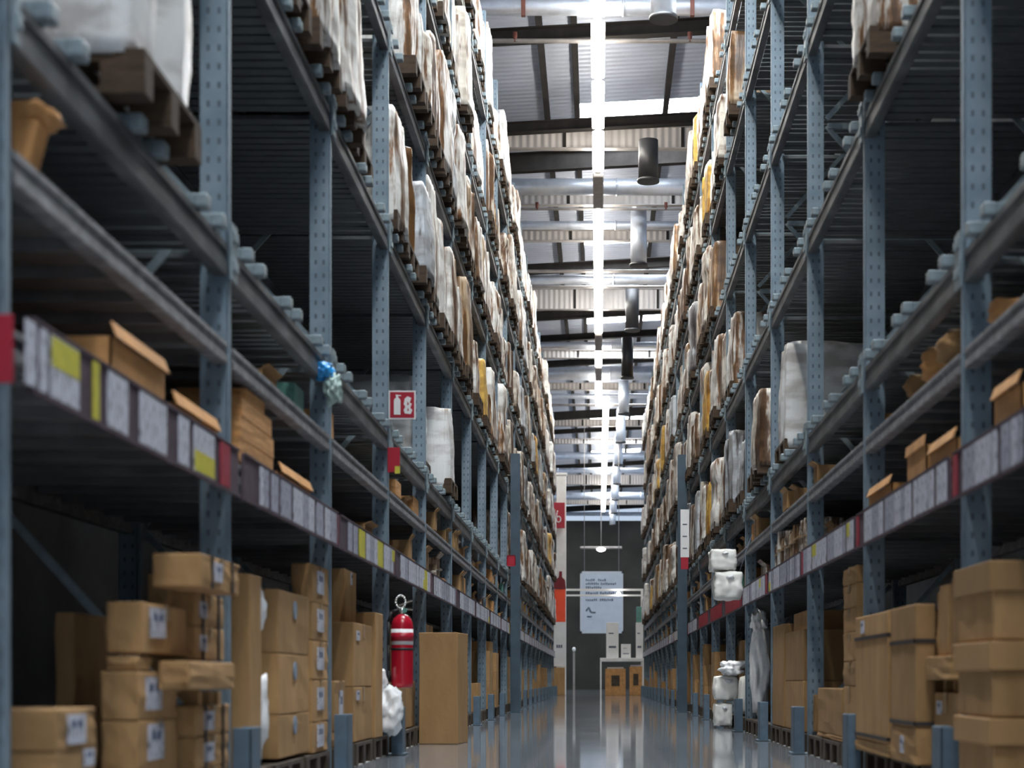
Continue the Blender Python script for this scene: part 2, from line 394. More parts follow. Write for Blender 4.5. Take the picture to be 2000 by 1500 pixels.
# explicit labels in the nearest bay on the left: (y from, y to, colour, yellow part)
def u2y(u, x=1.45): return F*x/abs(u-CU)
NEAR_LABELS = [(46, 66, 'label_paper', None), (74, 88, 'label_paper', None), (96, 150, 'label_paper', 'top'), (178, 190, 'yellow_label', None), (207, 246, 'label_paper', None),
               (270, 322, 'label_paper', None), (346, 366, 'label_paper', None), (376, 416, 'label_paper', 'bottom'), (428, 446, 'tag_red', None)]
for s in (-1, 1):
    for k in range(NB):
        y0 = PY(s, k); ym = y0+PITCH/2
        for li, z in enumerate(LEV):
            what = ['label-railed picking shelf', 'plain picking shelf', 'slatted pallet shelf', 'slatted pallet shelf', 'slatted pallet shelf', 'slatted pallet shelf', 'slatted pallet shelf'][li]
            t = thing('rack_shelf', f'grey steel {what}, {ORD[li]} level up, {ORD[k]} bay of the {SIDE[s]}', 'shelf', (s*2.08, ym, z), 'shelves of the pallet racks')
            rz = 0 if s > 0 else PI
            def put(name, me, x, y, zz, ry=0):
                o = link(name, me, t, (s*x, y, zz)); o.rotation_euler = (0, ry, rz); return o
            bz = -.026 if li < 2 else -.058
            b = put('front_beam', BEAM[.085 if li < 2 else .13], -.555, 0, bz)
            if k < 12:
                put('back_beam', BEAM[.085 if li < 2 else .13], .54, 0, bz)
            put('deck', PANEL if li < 2 else SLAT, -.0, 0, -.013 if li < 2 else -.071)
            if li >= 2 and k < 14:
                for p in BPOS: put('cross_bar', CBAR, 0, p-PITCH/2, -.019)
            if li >= 2 and k < 16:
                put('connector', CONN, -.600, -PITCH/2+.027, -.07); put('connector', CONN, -.600, PITCH/2-.027, -.07)
            if li == 0:
                r = put('label_rail', RAIL, -.625, 0, -.09, 0)
                r.rotation_euler = (0, 0, rz)
                if s < 0 and k == 0:
                    for ua, ub, col, low in NEAR_LABELS:
                        ya, yb = u2y(ua), u2y(ub)
                        o = link('price_label', get_label(yb-ya, col, low), r, (-.010, -((ya+yb)/2-ym), 0))
                elif k < 12:
                    rnd = random.Random(k*7+s)
                    y = -INN/2+.02
                    first = True
                    while y < INN/2-.12:
                        w = rnd.choice([.08, .12, .16, .22, .26])
                        col = rnd.choices(['label_paper', 'label_grey', 'yellow_label'], [6, 3, .2])[0]
                        low = rnd.choices([None, 'top', 'bottom'], [8, .6, .6])[0] if col == 'label_paper' else None
                        if s > 0 and k in (5, 6, 7): col, low, w = 'sign_red', None, 1.0
                        if y+w > INN/2-.11: break
                        link('price_label', get_label(w, col, low), r, (-.010, y+w/2, 0)); y += w+rnd.choice([.01, .03, .07])
                    if not (s > 0 and k in (5, 6, 7)): link('price_label', get_label(.09, 'tag_red'), r, (-.010, (INN/2-.05)*(1 if s > 0 else -1), 0))
                else:
                    for i in range(3): link('price_label', get_label(.6, 'label_grey' if i % 2 else 'label_paper'), r, (-.010, -.8+.8*i, 0))
# ------------------------------------------------------------------ post guards
def guard_mesh():
    mb = MB(); mb.box(-.04, -.03, -.10, .10, 0, .335, None, .003); mb.box(-.04, .035, -.10, -.09, 0, .335, None, .003); mb.box(-.04, .035, .09, .10, 0, .335, None, .003)
    mb.box(-.06, .035, -.12, .12, 0, .01)
    me = mb.mesh('post_guard'); me.materials.append(M['guard_blue']); return me
GD = guard_mesh()
for s in (-1, 1):
    for k in range(1, NB+1):
        if k in (9,): continue
        o = link('post_guard', GD, None, (s*1.425, PY(s, k)-.02, .004)); o.rotation_euler.z = 0 if s > 0 else PI
        tag(o, f'low blue-grey steel guard at the foot of the {ORD[k]} upright of the {SIDE[s]}', 'post guard', 'guards at the rack feet')
for s, y, nm in ((-1, PY(-1, 9), 'left'), (1, PY(1, 9), 'right')):
    t = thing('steel_column', f'thick dark blue steel column standing before the {SIDE[s]}', 'column', (s*1.36, y, 0))
    mb = MB(); mb.box(-.075, .075, -.09, -.075, .012, 4.2); mb.box(-.075, .075, .075, .09, .012, 4.2); mb.box(-.008, .008, -.075, .075, .012, 4.2); mb.build('shaft', t, 'column_blue')
    MB().box(-.09, .09, -.11, .11, .001, .012).build('base_plate', t, 'column_blue')
# ------------------------------------------------------------------ pallet loads
def pallet_mesh(w=.77, d=1.13, name='pallet', mat='wood'):
    mb = MB()
    for i in range(6):
        x = -d/2+.05+i*(d-.1)/5; mb.box(x-.048, x+.048, -w/2, w/2, .118, .138)
    for y in (-w/2+.05, 0, w/2-.05):
        mb.box(-d/2, d/2, y-.05, y+.05, 0, .02); mb.box(-d/2, d/2, y-.05, y+.05, .098, .118)
        for x in (-d/2+.07, 0, d/2-.07): mb.box(x-.07, x+.07, y-.05, y+.05, .02, .098)
    me = mb.mesh(name); me.materials.append(M[mat]); return me
PAL = pallet_mesh(); PALD = pallet_mesh(name='pallet_dark', mat='wood_dark')
def goods_mesh(seed, h, mat, style):
    t = bmesh.new(); bmesh.ops.create_cube(t, size=1)
    bmesh.ops.subdivide_edges(t, edges=t.edges[:], cuts=13, use_grid_fill=True)
    rnd = random.Random(seed); top = rnd.uniform(.94, 1.0)
    cols = sorted(rnd.uniform(-.8, .8) for _ in range(2))
    hs = [rnd.uniform(.78, 1.0) for _ in range(3)]
    for v in t.verts:
        x, y, z = v.co.x*2, v.co.y*2, v.co.z*2
        r = max(abs(x), abs(y)); rad = math.hypot(x, y)
        if rad > 1.0 and r > 0:                           # soften the corners
            k = 1-.045*min(1, (rad-1)/.41); x *= k; y *= k
        zz = (z+1)/2
        tp = 1-(1-top)*max(0, zz-.55)/.45
        if style == 'tier': tp *= 1-.035*(int(zz*3.01) % 2)
        if style == 'skirt': tp *= 1+.035*max(0, .25-zz)/.25
        x *= tp; y *= tp
        top_z = 1.0
        if style == 'columns':                            # upright flat packs side by side under the film
            c = 0 if y < cols[0] else 1 if y < cols[1] else 2
            top_z = hs[c]; x *= (.955, 1.0, .93)[(c+seed) % 3]
            for q in cols:
                if abs(y-q) < .085: x *= .84
        if zz > .93: top_z -= (zz-.93)*1.2*max(0, r-.85)
        p = Vector((x*1.3+seed*3, y*1.3, z*.7))
        w1 = noise.noise(p*1.6)*.03+noise.noise(p*4.5)*.022
        nx = x/max(r, .01)*w1 if abs(x) > .5 else 0; ny = y/max(r, .01)*w1 if abs(y) > .5 else 0
        v.co = Vector(((x+nx)*.575, (y+ny)*.405, max(0, zz*top_z+(noise.noise(p*2)*.03 if zz > .5 else 0))*h))
    for f in t.faces: f.smooth = True
    me = bpy.data.meshes.new('goods'); t.to_mesh(me); t.free(); me.materials.append(M[mat]); return me
GOODS = {}
def goods(i, mat):
    if (i, mat) not in GOODS: GOODS[(i, mat)] = goods_mesh(i+1, 1.0, mat, ['plain', 'tier', 'columns', 'columns', 'skirt', 'columns'][i])
    return GOODS[(i, mat)]
slots = []   # (distance, side, bay, level, slot, opts)
def add_slot(s, k, li, sl, **o): slots.append((PY(s, k)+.9*sl, s, k, li, sl, o))
L = -1; R = 1
add_slot(L, 0, 2, 1, x=1.365, h=1.14, mat='wrap_film', yc=5.80)
add_slot(L, 4, 2, 0, x=1.50, mat='wrap_film'); add_slot(L, 4, 2, 2, x=1.39, h=1.0, mat='wrap_film')
for k in range(9, NB):
    for q in range(3): add_slot(L, k, 2, q)
for q in (0, 1, 2): add_slot(L, 1, 3, q, mat='wrap_white')
for q in (0, 1): add_slot(L, 2, 3, q, mat='wrap_white')
for k in range(3, NB):
    for q in range(3): add_slot(L, k, 3, q)
for k in range(3, NB):
    for q in range(3):
        if (k, q) in ((3, 0),): continue
        add_slot(L, k, 4, q)
for k in range(4, NB):
    for q in range(3): add_slot(L, k, 5, q)
for k in range(5, NB):
    for q in range(3): add_slot(L, k, 6, q)
add_slot(R, 3, 2, 2, x=1.46, h=1.12, mat='wrap_film', yc=14.55)
for k in range(4, NB):
    for q in range(3):
        if (k, q) in ((4, 2),): continue
        add_slot(R, k, 2, q)
add_slot(R, 1, 3, 2, mat='wrap_white'); add_slot(R, 5, 3, 2)
for k in range(6, NB):
    for q in range(3): add_slot(R, k, 3, q)
add_slot(R, 6, 4, 2, mat='wrap_brown')
for k in range(7, NB):
    for q in range(3): add_slot(R, k, 4, q)
add_slot(R, 5, 5, 1, mat='wrap_brown', h=1.1)
for k in range(6, NB):
    for q in range(3): add_slot(R, k, 5, q)
add_slot(R, 6, 6, 2, mat='wrap_white')
for k in range(7, NB):
    for q in range(3): add_slot(R, k, 6, q)
slots.sort(key=lambda a: a[0])
COLN = {'wrap_white': 'white', 'wrap_film': 'evenly white', 'wrap_cream': 'cream', 'wrap_brown': 'brown', 'wrap_yellow': 'yellowish', 'wrap_grey': 'grey'}
rest_bm = {}
SLN = ['near', 'middle', 'far']
for n_, (dist, s, k, li, sl, o) in enumerate(slots):
    rnd = random.Random(s*1000+k*37+li*7+sl)
    mat = o.get('mat') or rnd.choices(['wrap_white', 'wrap_cream', 'wrap_brown', 'wrap_yellow', 'wrap_grey'], [44, 30, 12, 5, 9])[0]
    lim = {2: 1.18, 3: 1.17, 4: 1.2, 5: 1.24, 6: 1.18}[li]
    h = o.get('h') or min(lim, rnd.uniform(.74, 1.22)); h -= .142
    yc = o.get('yc') or PY(s, k)+.06+.427+.853*sl
    x = (o.get('x') or rnd.uniform(1.355, 1.455))+.6
    i = rnd.randrange(6)
    SK = rnd.uniform(.05, .125)
    if n_ < 296:
        t = thing('pallet_load', f'{COLN[mat]} shrink-wrapped pallet load, {ORD[li]} shelf level, {ORD[k]} bay of the {SIDE[s]}, {SLN[sl]} slot', 'pallet load', (s*x, yc, LEV[li]+.002), 'wrapped pallet loads in the racks')
        g = link('wrapped_goods', goods(i, mat), t, (0, 0, SK)); g.scale = (1, 1, h+.141-SK); g.rotation_euler.z = rnd.choice([0, PI])+rnd.uniform(-.012, .012)
        link('pallet', PAL, t)
    else:
        rest_bm.setdefault(0, []).append((s*x, yc, LEV[li]+.002, h, i, mat))
def rest():
    mb = MB()
    for x, y, z, h, i, mat in rest_bm.get(0, []):
        for me, sc, dz in ((goods(i, mat), h, .141), (PAL, 1, 0)):
            t = bmesh.new(); t.from_mesh(me)
            for v in t.verts: v.co = Vector((v.co.x+x, v.co.y+y, v.co.z*sc+z+dz))
            mb.take(t, mat if dz else 'wood', bool(dz))
    o = mb.build('distant_pallet_loads'); tag(o, 'wrapped pallet loads crowding the far ends of both racks', 'pallet loads', None, 'stuff')
rest()
# ------------------------------------------------------------------ cardboard boxes
def wobble_box(x0, x1, y0, y1, z0, z1, seed, bev=.006):
    t = bmesh.new(); bmesh.ops.create_cube(t, size=1)
    bmesh.ops.subdivide_edges(t, edges=t.edges[:], cuts=3, use_grid_fill=True)
    dx, dy, dz = x1-x0, y1-y0, z1-z0
    for v in t.verts:
        c = v.co.copy(); p = Vector((c.x+seed*1.7, c.y*2, c.z*2+seed))
        w = noise.noise(p*1.6)*.006
        b = .35-abs(c.x)*.7
        v.co = Vector((c.x*(dx-.008)+(w if abs(c.x) > .49 else 0), c.y*(dy-.008)+(w if abs(c.y) > .49 else 0), c.z*dz))
    sharp = [e for e in t.edges if len(e.link_faces) == 2 and e.calc_face_angle(0) > .6]
    bmesh.ops.bevel(t, geom=sharp, offset=bev, segments=2, affect='EDGES', profile=.5)
    bmesh.ops.translate(t, verts=t.verts, vec=((x0+x1)/2, (y0+y1)/2, (z0+z1)/2))
    return t
BOXN = [0]
def cbox(s, X, depth, y0, y1, z0, z1, label, lab=None, strap=(), tape=True, lid=False, mat='cardboard', dots=False, name='cardboard_box', group='cardboard boxes on the rack floor', vstrap=False):
    """a closed carton whose aisle side lies at |x| = X; lab = (y fraction, z fraction, w, h) of its paper label"""
    BOXN[0] += 1
    yc = (y0+y1)/2
    t = thing(name, label, 'box', (s*(X+depth/2), yc, z0), group)
    hx, hy, hz = depth/2, (y1-y0)/2, z1-z0
    a = -hx if s > 0 else hx                      # local x of the aisle side
    mb = MB(); mb.take(wobble_box(-hx, hx, -hy, hy, 0, hz, BOXN[0]), mat, False)
    mb.build('carton', t)
    if tape:
        q = MB(); w = min(.03, hy*.2)
        q.box(-hx-.001, hx+.001, -w, w, hz-.0005, hz+.0015); q.box(a-.0015, a+.0015, -w, w, hz-min(.09, hz*.3), hz); q.build('tape', t, 'tape')
    if lid:
        q = MB(); e = .013; q.box(-hx-e, hx+e, -hy-e, hy+e, hz*.62, hz+.003, None, .004); q.build('lid', t, 'cardboard_plain')
        a += -e if s > 0 else e
    for zf in strap:
        q = MB(); z = hz*zf; e = .003
        for sg in (-1, 1):
            q.box(sg*hx-e, sg*hx+e, -hy-e, hy+e, z-.009, z+.009); q.box(-hx-e, hx+e, sg*hy-e, sg*hy+e, z-.009, z+.009)
        q.build('strap', t, 'strap_dark')
    if vstrap:
        q = MB(); e = .003
        for yy in (-hy*.5, hy*.55): 
            q.box(a-e, a+e, yy-.012, yy+.012, 0, hz); q.box(-hx, hx, yy-.012, yy+.012, hz-.001, hz+.003)
        q.build('strap', t, 'strap_dark')
    if lab:
        yf, zf, w, h = lab
        q = MB(); yl = (yf-.5)*2*hy; zl = zf*hz
        q.box(a-.003, a+.003, yl-w/2, yl+w/2, zl-h/2, zl+h/2, 'label_paper')
        for i in range(2): q.box(a-.004, a+.004, yl-w*.3+i*w*.35, yl-w*.3+i*w*.35+w*.2, zl+h*.05, zl+h*.3, 'ink_blue')
        q.build('shipping_label', t)
    if dots:
        q = MB(); q.tube((a-.003, 0, hz*.72), (a+.003, 0, hz*.72), .045, None, 20); q.build('sticker', t, 'dull_blue_dot')
    return t
def yy(s, u, X): return F*X/abs(u-CU)
def col(s, un, uf, X, depth, vs, labels, yfmax=None, ynmin=None, base=.143, **kw):
    """stack seen on the aisle side between near edge un and far edge uf, with joints at heights vs read on the near edge"""
    yn, yf = yy(s, un, X), yy(s, uf, X)
    if yfmax: yf = min(yf, yfmax)
    if ynmin: yn = max(yn, ynmin)
    zs = [max(base, zat(v, yn)) for v in vs]
    for i in range(len(vs)-1):
        if zs[i]-zs[i+1] < .03: continue
        k2 = {k: (v[i] if isinstance(v, list) else v) for k, v in kw.items()}
        cbox(s, X, depth, yn, yf, zs[i+1]+(.002 if i < len(vs)-1 else 0), zs[i], labels[i], **k2)
# ---- left, first bay
col(L, 112, 192, 1.50, .48, [1385, 1471, 1560, 1700], ['wide brown carton with white label, topmost in the low stack by the first upright', 'brown carton second from the top of the low stack by the first upright', 'brown carton at the bottom of the low stack by the first upright'], lab=[(.45, .5, .17, .085), (.75, .8, .1, .05), None], tape=False)
col(L, 272, 350, 1.50, .13, [1312, 1409, 1520, 1760], ['brown carton with tall white label, on the stack of two labelled cartons', 'brown carton with white label under another labelled carton of the first bay', 'brown carton lowest in the labelled stack of the first bay'], lab=[(.35, .55, .2, .11), (.4, .6, .2, .12), None])
cbox(L, 1.51, .11, 5.75, 5.95, .562, .608, 'small flat carton wedged beneath the bigger overhanging labelled box', tape=False)
col(L, 280, 368, 1.50, .13, [1175, 1277], ['brown carton with white label and torn wrap, resting above the labelled stack'], lab=(.3, .62, .2, .1), base=.612)
col(L, 395, 470, 1.37, .18, [1080, 1149], ['topmost wide strapped carton of the first bay, jutting past the second upright'], lab=(.4, .55, .12, .07), vstrap=True, base=.85)
col(L, 375, 440, 1.48, .15, [1156, 1222, 1289], ['brown strapped carton directly below the topmost jutting carton', 'brown strapped carton, second below the topmost jutting carton'], vstrap=True, lab=[(.25, .5, .1, .06), (.25, .5, .1, .06)], yfmax=7.02, ynmin=6.44, base=.604)
col(L, 372, 462, 1.38, .115, [1291, 1349], ['plain flat brown carton carried on little black-gapped cardboard feet'], tape=False, base=.49)
col(L, 380, 450, 1.44, .16, [1379, 1441, 1505, 1760], ['small labelled carton right under the plain flat carton on feet', 'small labelled carton, second under the plain flat carton on feet', 'carton lowest under the plain flat carton on feet'], lab=[(.35, .5, .14, .07), (.35, .5, .14, .07), None], vstrap=True, ynmin=6.29)
t = thing('cardboard_riser', 'short cardboard feet carrying a flat carton in the first left-hand bay', 'riser', (-1.47, 6.53, .4385))
for y in (-.15, .03, .17): MB().box(-.028, .022, y-.03, y+.03, 0, .048).build('foot', t, 'cardboard')
cbox(L, 1.94, .08, 6.5, 6.95, .42, .78, 'shaded carton set deep behind the strapped cartons of the first bay', tape=False)
cbox(L, 1.94, .08, 6.5, 6.95, .143, .417, 'shaded lower carton set deep behind the strapped cartons of the first bay', tape=False)
# ---- left, second bay
col(L, 490, 512, 1.50, .45, [1120, 1760], ['tall narrow brown carton standing just past the second upright'], tape=False)
col(L, 545, 605, 1.50, .45, [1150, 1276, 1397, 1484, 1600], ['big brown carton with grey dot, top of the three-box stack in the second bay', 'big brown carton with grey dot, middle of the stack in the second bay', 'big brown carton with grey dot, third down the stack in the second bay', 'brown carton under the dotted cartons of the second bay'], dots=[True, True, True, False], tape=False)
col(L, 612, 643, 1.49, .12, [1100, 1176, 1251, 1328, 1412, 1600], [f'small labelled carton, {ORD[i]} from the top of the slim stack before the third upright' for i in range(5)], lab=[(.45, .55, .2, .12)]*5, yfmax=9.69)
cbox(L, 1.70, .3, 7.88, 8.16, .143, .73, 'shaded carton behind the two white bags of the second bay', tape=False)
# ---- left, third bay
col(L, 656, 676, 1.50, .4, [1330, 1430, 1530], ['small carton with white label just behind the third upright', 'brown carton beneath a small labelled one just behind the third upright'], lab=[(.5, .5, .12, .18), None])
col(L, 692, 728, 1.50, .45, [1215, 1342, 1540], ['broad brown carton with small white mark, upper of two in the third bay', 'broad brown carton with small white mark, lower of two in the third bay'], lab=[(.2, .8, .12, .06), (.2, .85, .12, .06)])
cbox(L, 1.60, .2, 11.1, 11.6, zat(1215, yy(L, 692, 1.5))+.004, 1.235, 'tall thin carton standing on top of the broad boxes in the third bay', tape=False, lab=(.5, .85, .06, .08))
cbox(L, 1.48, .45, 11.67, 12.05, .143, .98, 'tall slim carton beside the white bag in the third bay', tape=False)
# ---- left, fourth bay, and the box out on the aisle
cbox(L, 1.52, .5, 13.0, 13.9, .143, .93, 'plain brown carton behind the red fire extinguisher', tape=False)
cbox(L, 1.54, .5, 14.0, 14.75, .143, .52, 'low brown carton behind the big box out on the aisle')
t = thing('cardboard_box', 'big plain brown carton standing out on the aisle floor beyond the extinguisher', 'box', (-1.30, 14.71, .001), 'cardboard boxes on the rack floor')
mb = MB(); mb.take(wobble_box(-.165, .165, -.25, .25, 0, .92, 77), 'cardboard_plain'); mb.build('carton', t)
MB().box(-.166, .166, -.02, .02, .9195, .9215).build('tape', t, 'tape')
t.rotation_euler.z = -.10
# ---- right, first bay
for i, (va, vb, dp) in enumerate([(1093, 1249, .13), (1250, 1401, .34), (1402, 1560, .34)]):
    yn = yy(R, 1938, 1.40); yf = yy(R, 1870, 1.40)
    cbox(R, 1.40, dp, yn, yf, max(.143, zat(vb, yn)), zat(va, yn)-.006, f'lidded brown carton, {ORD[i]} from the top of the stack jutting into the aisle', lid=True, tape=False)
cbox(R, 2.0, .5, 5.0, 6.9, .143, .55, 'shaded long carton deep in the first right-hand bay', tape=False)
# ---- right, second bay
col(R, 1733, 1670, 1.42, .40, [1192, 1456, 1560], ['tall strapped carton with small label standing before the third upright', 'low carton below the tall strapped one before the third upright'], strap=[(.82, .04), ()], lab=[(.75, .91, .1, .07), None], tape=False)
col(R, 1788, 1738, 1.42, .10, [1179, 1422, 1560], ['tall strapped carton without label in the middle of the second bay', 'low carton below the unlabelled strapped one in the second bay'], strap=[(.70, .03), ()], lab=[None, (.5, .5, .08, .08)], tape=False, ynmin=7.9)
for i, (ya, yb, x) in enumerate(((7.34, 7.50, 1.50), (7.515, 7.70, 1.49), (7.715, 7.87, 1.51))):
    cbox(R, x, .35, ya, yb, .636, .96-.02*i, f'upright slim carton, {ORD[i]} of three standing on the flat carton behind the second upright', tape=False)
cbox(R, 1.46, .42, 7.34, 7.87, .53, .633, 'flat carton bearing three slim upright ones behind the second upright', tape=False)
t = thing('cardboard_riser', 'cardboard feet under the flat carton of the second right-hand bay', 'riser', (1.66, 7.6, .478))
for y in (-.22, .0, .22): MB().box(-.12, .12, y-.03, y+.03, 0, .05).build('foot', t, 'cardboard')
cbox(R, 1.50, .42, 7.34, 7.87, .143, .475, 'squat brown carton below the cardboard feet behind the second upright', lab=(.75, .8, .1, .06))
# ---- right, third bay
col(R, 1672, 1646, 1.50, .11, [1103, 1138, 1185, 1233, 1291, 1341, 1460], [f'small brown carton, {ORD[i]} from the top of the slim tower behind the third upright' for i in range(6)])
col(R, 1644, 1596, 1.50, .45, [1345, 1440, 1540], ['wide low carton beside the slim tower, upper of two', 'wide low carton beside the slim tower, lower of two'], tape=False)
col(R, 1592, 1576, 1.52, .4, [1357, 1430, 1530], ['small low carton before the fourth upright, upper of two', 'small low carton before the fourth upright, lower of two'], yfmax=12.5)
# ---- right, fourth bay
col(R, 1568, 1533, 1.50, .45, [1228, 1330, 1440], ['tall brown carton in the fourth bay, upper of two', 'tall brown carton in the fourth bay, lower of two'], tape=False)
col(R, 1530, 1508, 1.50, .45, [1218, 1445], ['tall plain carton standing before the fifth upright'], tape=False)
yn = yy(R, 1568, 1.5)
cbox(R, 1.56, .4, 13.2, 14.1, zat(1228, yn)+.003, zat(1228, yn)+.15, 'small carton lying on the tall cartons of the fourth bay', tape=False)
# ---- further bays: stacks of cartons, nearest ones singly
far_boxes = []
VAR = []
for i in range(8):
    mb = MB(); mb.take(wobble_box(-.5, .5, -.5, .5, 0, 1, 200+i, .008), 'cardboard'); VAR.append(mb.mesh('carton'))
def tape_mesh():
    mb = MB(); mb.box(-.501, .501, -.05, .05, .999, 1.003); mb.box(-.502, -.499, -.05, .05, .8, 1); me = mb.mesh('tape'); me.materials.append(M['tape']); return me
TPM = tape_mesh()
COLP = 'near,second,third,fourth,fifth'.split(',')
for s in (-1, 1):
    for k in range(3 if s < 0 else 4, NB):
        if s > 0 and k == 4: continue
        elif s > 0 and k == 5: start = PY(s, k)+1.95
        elif s < 0 and k == 3: continue
        else: start = PY(s, k)+.14
        rnd = random.Random(500+k*3+s)
        y = start; ci = 0
        while y < PY(s, k+1)-.45:
            w = rnd.uniform(.38, .72); w = min(w, PY(s, k+1)-.14-y)
            X = rnd.uniform(1.44, 1.66); dep = rnd.uniform(.35, .55)
            H_ = rnd.choice([.35, .6, .8, .95, 1.1]); nb = rnd.choice([1, 1, 2]) if H_ < .7 else rnd.choice([1, 2, 2, 3])
            z = .142
            for i in range(nb):
                h = (H_-.142)/nb*rnd.uniform(.85, 1.0) if H_ > .4 else H_/nb
                far_boxes.append((s, k, ci, nb, i, X, dep, y, w, z, h)); z += h+.002
            y += w+rnd.choice([.01, .02, .15]); ci += 1
PLACE = {1: ['standing alone'], 2: ['bottom', 'top'], 3: ['bottom', 'middle', 'top']}
far_boxes.sort(key=lambda b: b[7])
rest2 = []
for n_, (s, k, ci, nb, i, X, dep, y, w, z, h) in enumerate(far_boxes):
    if n_ < 190:
        pl = 'single carton of' if nb == 1 else f'{PLACE[nb][i]} carton of'
        t = thing('cardboard_box', f'brown {pl} the {COLP[min(ci,4)] if ci else "nearest"} floor stack in the {ORD[k]} bay, {SIDE[s]}', 'box', (s*(X+dep/2), y+w/2, z), 'cardboard boxes on the rack floor')
        c = link('carton', VAR[(n_*5) % 8], t); c.scale = (dep, w, h)
        c2 = link('tape', TPM, t); c2.scale = (dep*(1 if s > 0 else -1), w, h)
    else: rest2.append((s*(X+dep/2), y+w/2, z, dep, w, h, n_ % 8))
# pallets under the floor stacks
for s in (-1, 1):
    for k in range(0, NB):
        for q in range(3):
            o = link('wooden_pallet', PALD, None, (s*2.05, PY(s, k)+.06+.427+.853*q, .001))
            tag(o, f'dark wooden pallet under the cartons, {ORD[k]} floor bay of the {SIDE[s]}, {SLN[q]} position', 'pallet', 'pallets on the rack floor')
# ------------------------------------------------------------------ small cartons on the two picking shelves
SV = []
for i, mt in enumerate(['cardboard', 'orange_card', 'cardboard_plain', 'orange_card', 'wrap_brown', 'green_item', 'wrap_cream']):
    mb = MB(); mb.take(wobble_box(-.5, .5, -.5, .5, 0, 1, 300+i, .01), mt)
    if i % 2 == 0:
        mb.box(-.52, -.49, -.48, .48, .92, 1.25, mt, 0, Matrix.Rotation(-.5, 3, 'Y'))
    SV.append(mb.mesh('small_carton'))
small = []
for s in (-1, 1):
    for k in range(1, NB):
        for li in (0, 1):
            if k == 1 and (li == 0 or s > 0): continue
            if k == 3 and s > 0 and li == 0: continue
            rnd = random.Random(900+k*5+li+s*2)
            y = PY(s, k)+.12; ci = 0
            dens = min(1, .25+.12*k)
            while y < PY(s, k+1)-.3:
                w = min(rnd.uniform(.16, .42), PY(s, k+1)-.09-y)
                if rnd.random() < dens:
                    h = rnd.uniform(.06, .17) if k < 3 else rnd.uniform(.08, .255 if li == 0 else .175)
                    small.append((y, s, k, li, ci, w, rnd.uniform(1.50, 1.62), rnd.uniform(.25, .45), h, rnd.choices(range(7), [4, 3, 4, 2, 2, .7, 1.5])[0])); ci += 1
                y += w+rnd.uniform(.02, .35/(.4+dens))
small.sort()
rest3 = []
for n_, (y, s, k, li, ci, w, X, dep, h, var) in enumerate(small):
    if n_ < 240:
        o = link('small_carton', SV[var], None, (s*(X+dep/2), y+w/2, LEV[li]+.001)); o.scale = (dep*(1 if s > 0 else -1), w, h)
        tone = ['brown', 'orange-brown', 'brown', 'orange-brown', 'mottled brown', 'green', 'pale'][var]
        tag(o, f'{tone} small carton, {ORD[li]} shelf, {ORD[k]} bay of the {SIDE[s]}, {ORD[ci]} along', 'carton', 'small cartons on the picking shelves')
    else: rest3.append((s*(X+dep/2), y+w/2, LEV[li]+.001, dep*(1 if s > 0 else -1), w, h, var))
def rest_boxes(name, rows, meshes, label, cat):
    bm = bmesh.new(); mats = []
    mb = MB()
    for x, y, z, a, b, c, v in rows:
        t = bmesh.new(); t.from_mesh(meshes[v])
        for q in t.verts: q.co = Vector((q.co.x*a+x, q.co.y*b+y, q.co.z*c+z))
        if a < 0: bmesh.ops.reverse_faces(t, faces=t.faces[:])
        mt = meshes[v].materials[0].name; mb.take(t, mt)
    o = mb.build(name); tag(o, label, cat, None, 'stuff')
rest_boxes('distant_cartons', rest2, VAR, 'brown cartons on the floor of the farthest rack bays', 'boxes')
rest_boxes('distant_small_cartons', rest3, SV, 'small cartons on the picking shelves of the farthest bays', 'cartons')
# the near, larger things lying on the picking shelves
def flap_box(s, X, dep, y0, y1, z0, h, label, mat='orange_card', tilt=.35, name='open_carton'):
    t = thing(name, label, 'carton', (s*(X+dep/2), (y0+y1)/2, z0), 'small cartons on the picking shelves')
    hy = (y1-y0)/2; a = -dep/2 if s > 0 else dep/2; th = .008
    mb = MB()
    mb.box(-dep/2, dep/2, -hy, hy, 0, .01); mb.box(-dep/2, -dep/2+th, -hy, hy, .01, h); mb.box(dep/2-th, dep/2, -hy, hy, .01, h); mb.box(-dep/2, dep/2, -hy, -hy+th, .01, h); mb.box(-dep/2, dep/2, hy-th, hy, .01, h)
    mb.build('tray', t, mat)
    q = MB(); q.box(-.002, .002, -hy, hy, -.025, .025, None, 0, Matrix.Rotation(tilt*(1 if s > 0 else -1), 3, 'Y'))
    for v in q.bm.verts: v.co += Vector((a-.006*(1 if s > 0 else -1), 0, h+.022))
    q.build('flap', t, mat)
    q = MB(); q.box(-dep/2, dep/2, -.002, .002, -.022, .022, None, 0, Matrix.Rotation(.4, 3, 'X'))
    for v in q.bm.verts: v.co += Vector((0, hy+.006, h+.019))
    q.build('flap', t, mat)
    return t
S1, S2 = LEV[0]+.002, LEV[1]+.002
flap_box(L, 1.49, .38, yy(L, 218, 1.49), yy(L, 322, 1.49), S1, .13, 'open orange-brown carton on the railed shelf, middle of the first left-hand bay')
flap_box(L, 1.48, .3, yy(L, 338, 1.48), yy(L, 424, 1.48), S1, .04, 'shallow open tray on the railed shelf, far end of the first left-hand bay')
for i, (a, b, z0, h) in enumerate([(472, 539, 0, .10), (474, 540, .103, .09), (478, 536, .197, .08), (486, 522, .28, .05)]):
    o = link('small_carton', SV[1 if i % 2 else 3], None, (-1.66, (yy(L, a, 1.5)+yy(L, b, 1.5))/2, S1+z0)); o.scale = (-.3, yy(L, b, 1.5)-yy(L, a, 1.5), h)
    tag(o, f'flattened orange-brown carton, {ORD[i]} up in the pile behind the second upright', 'carton', 'small cartons on the picking shelves')
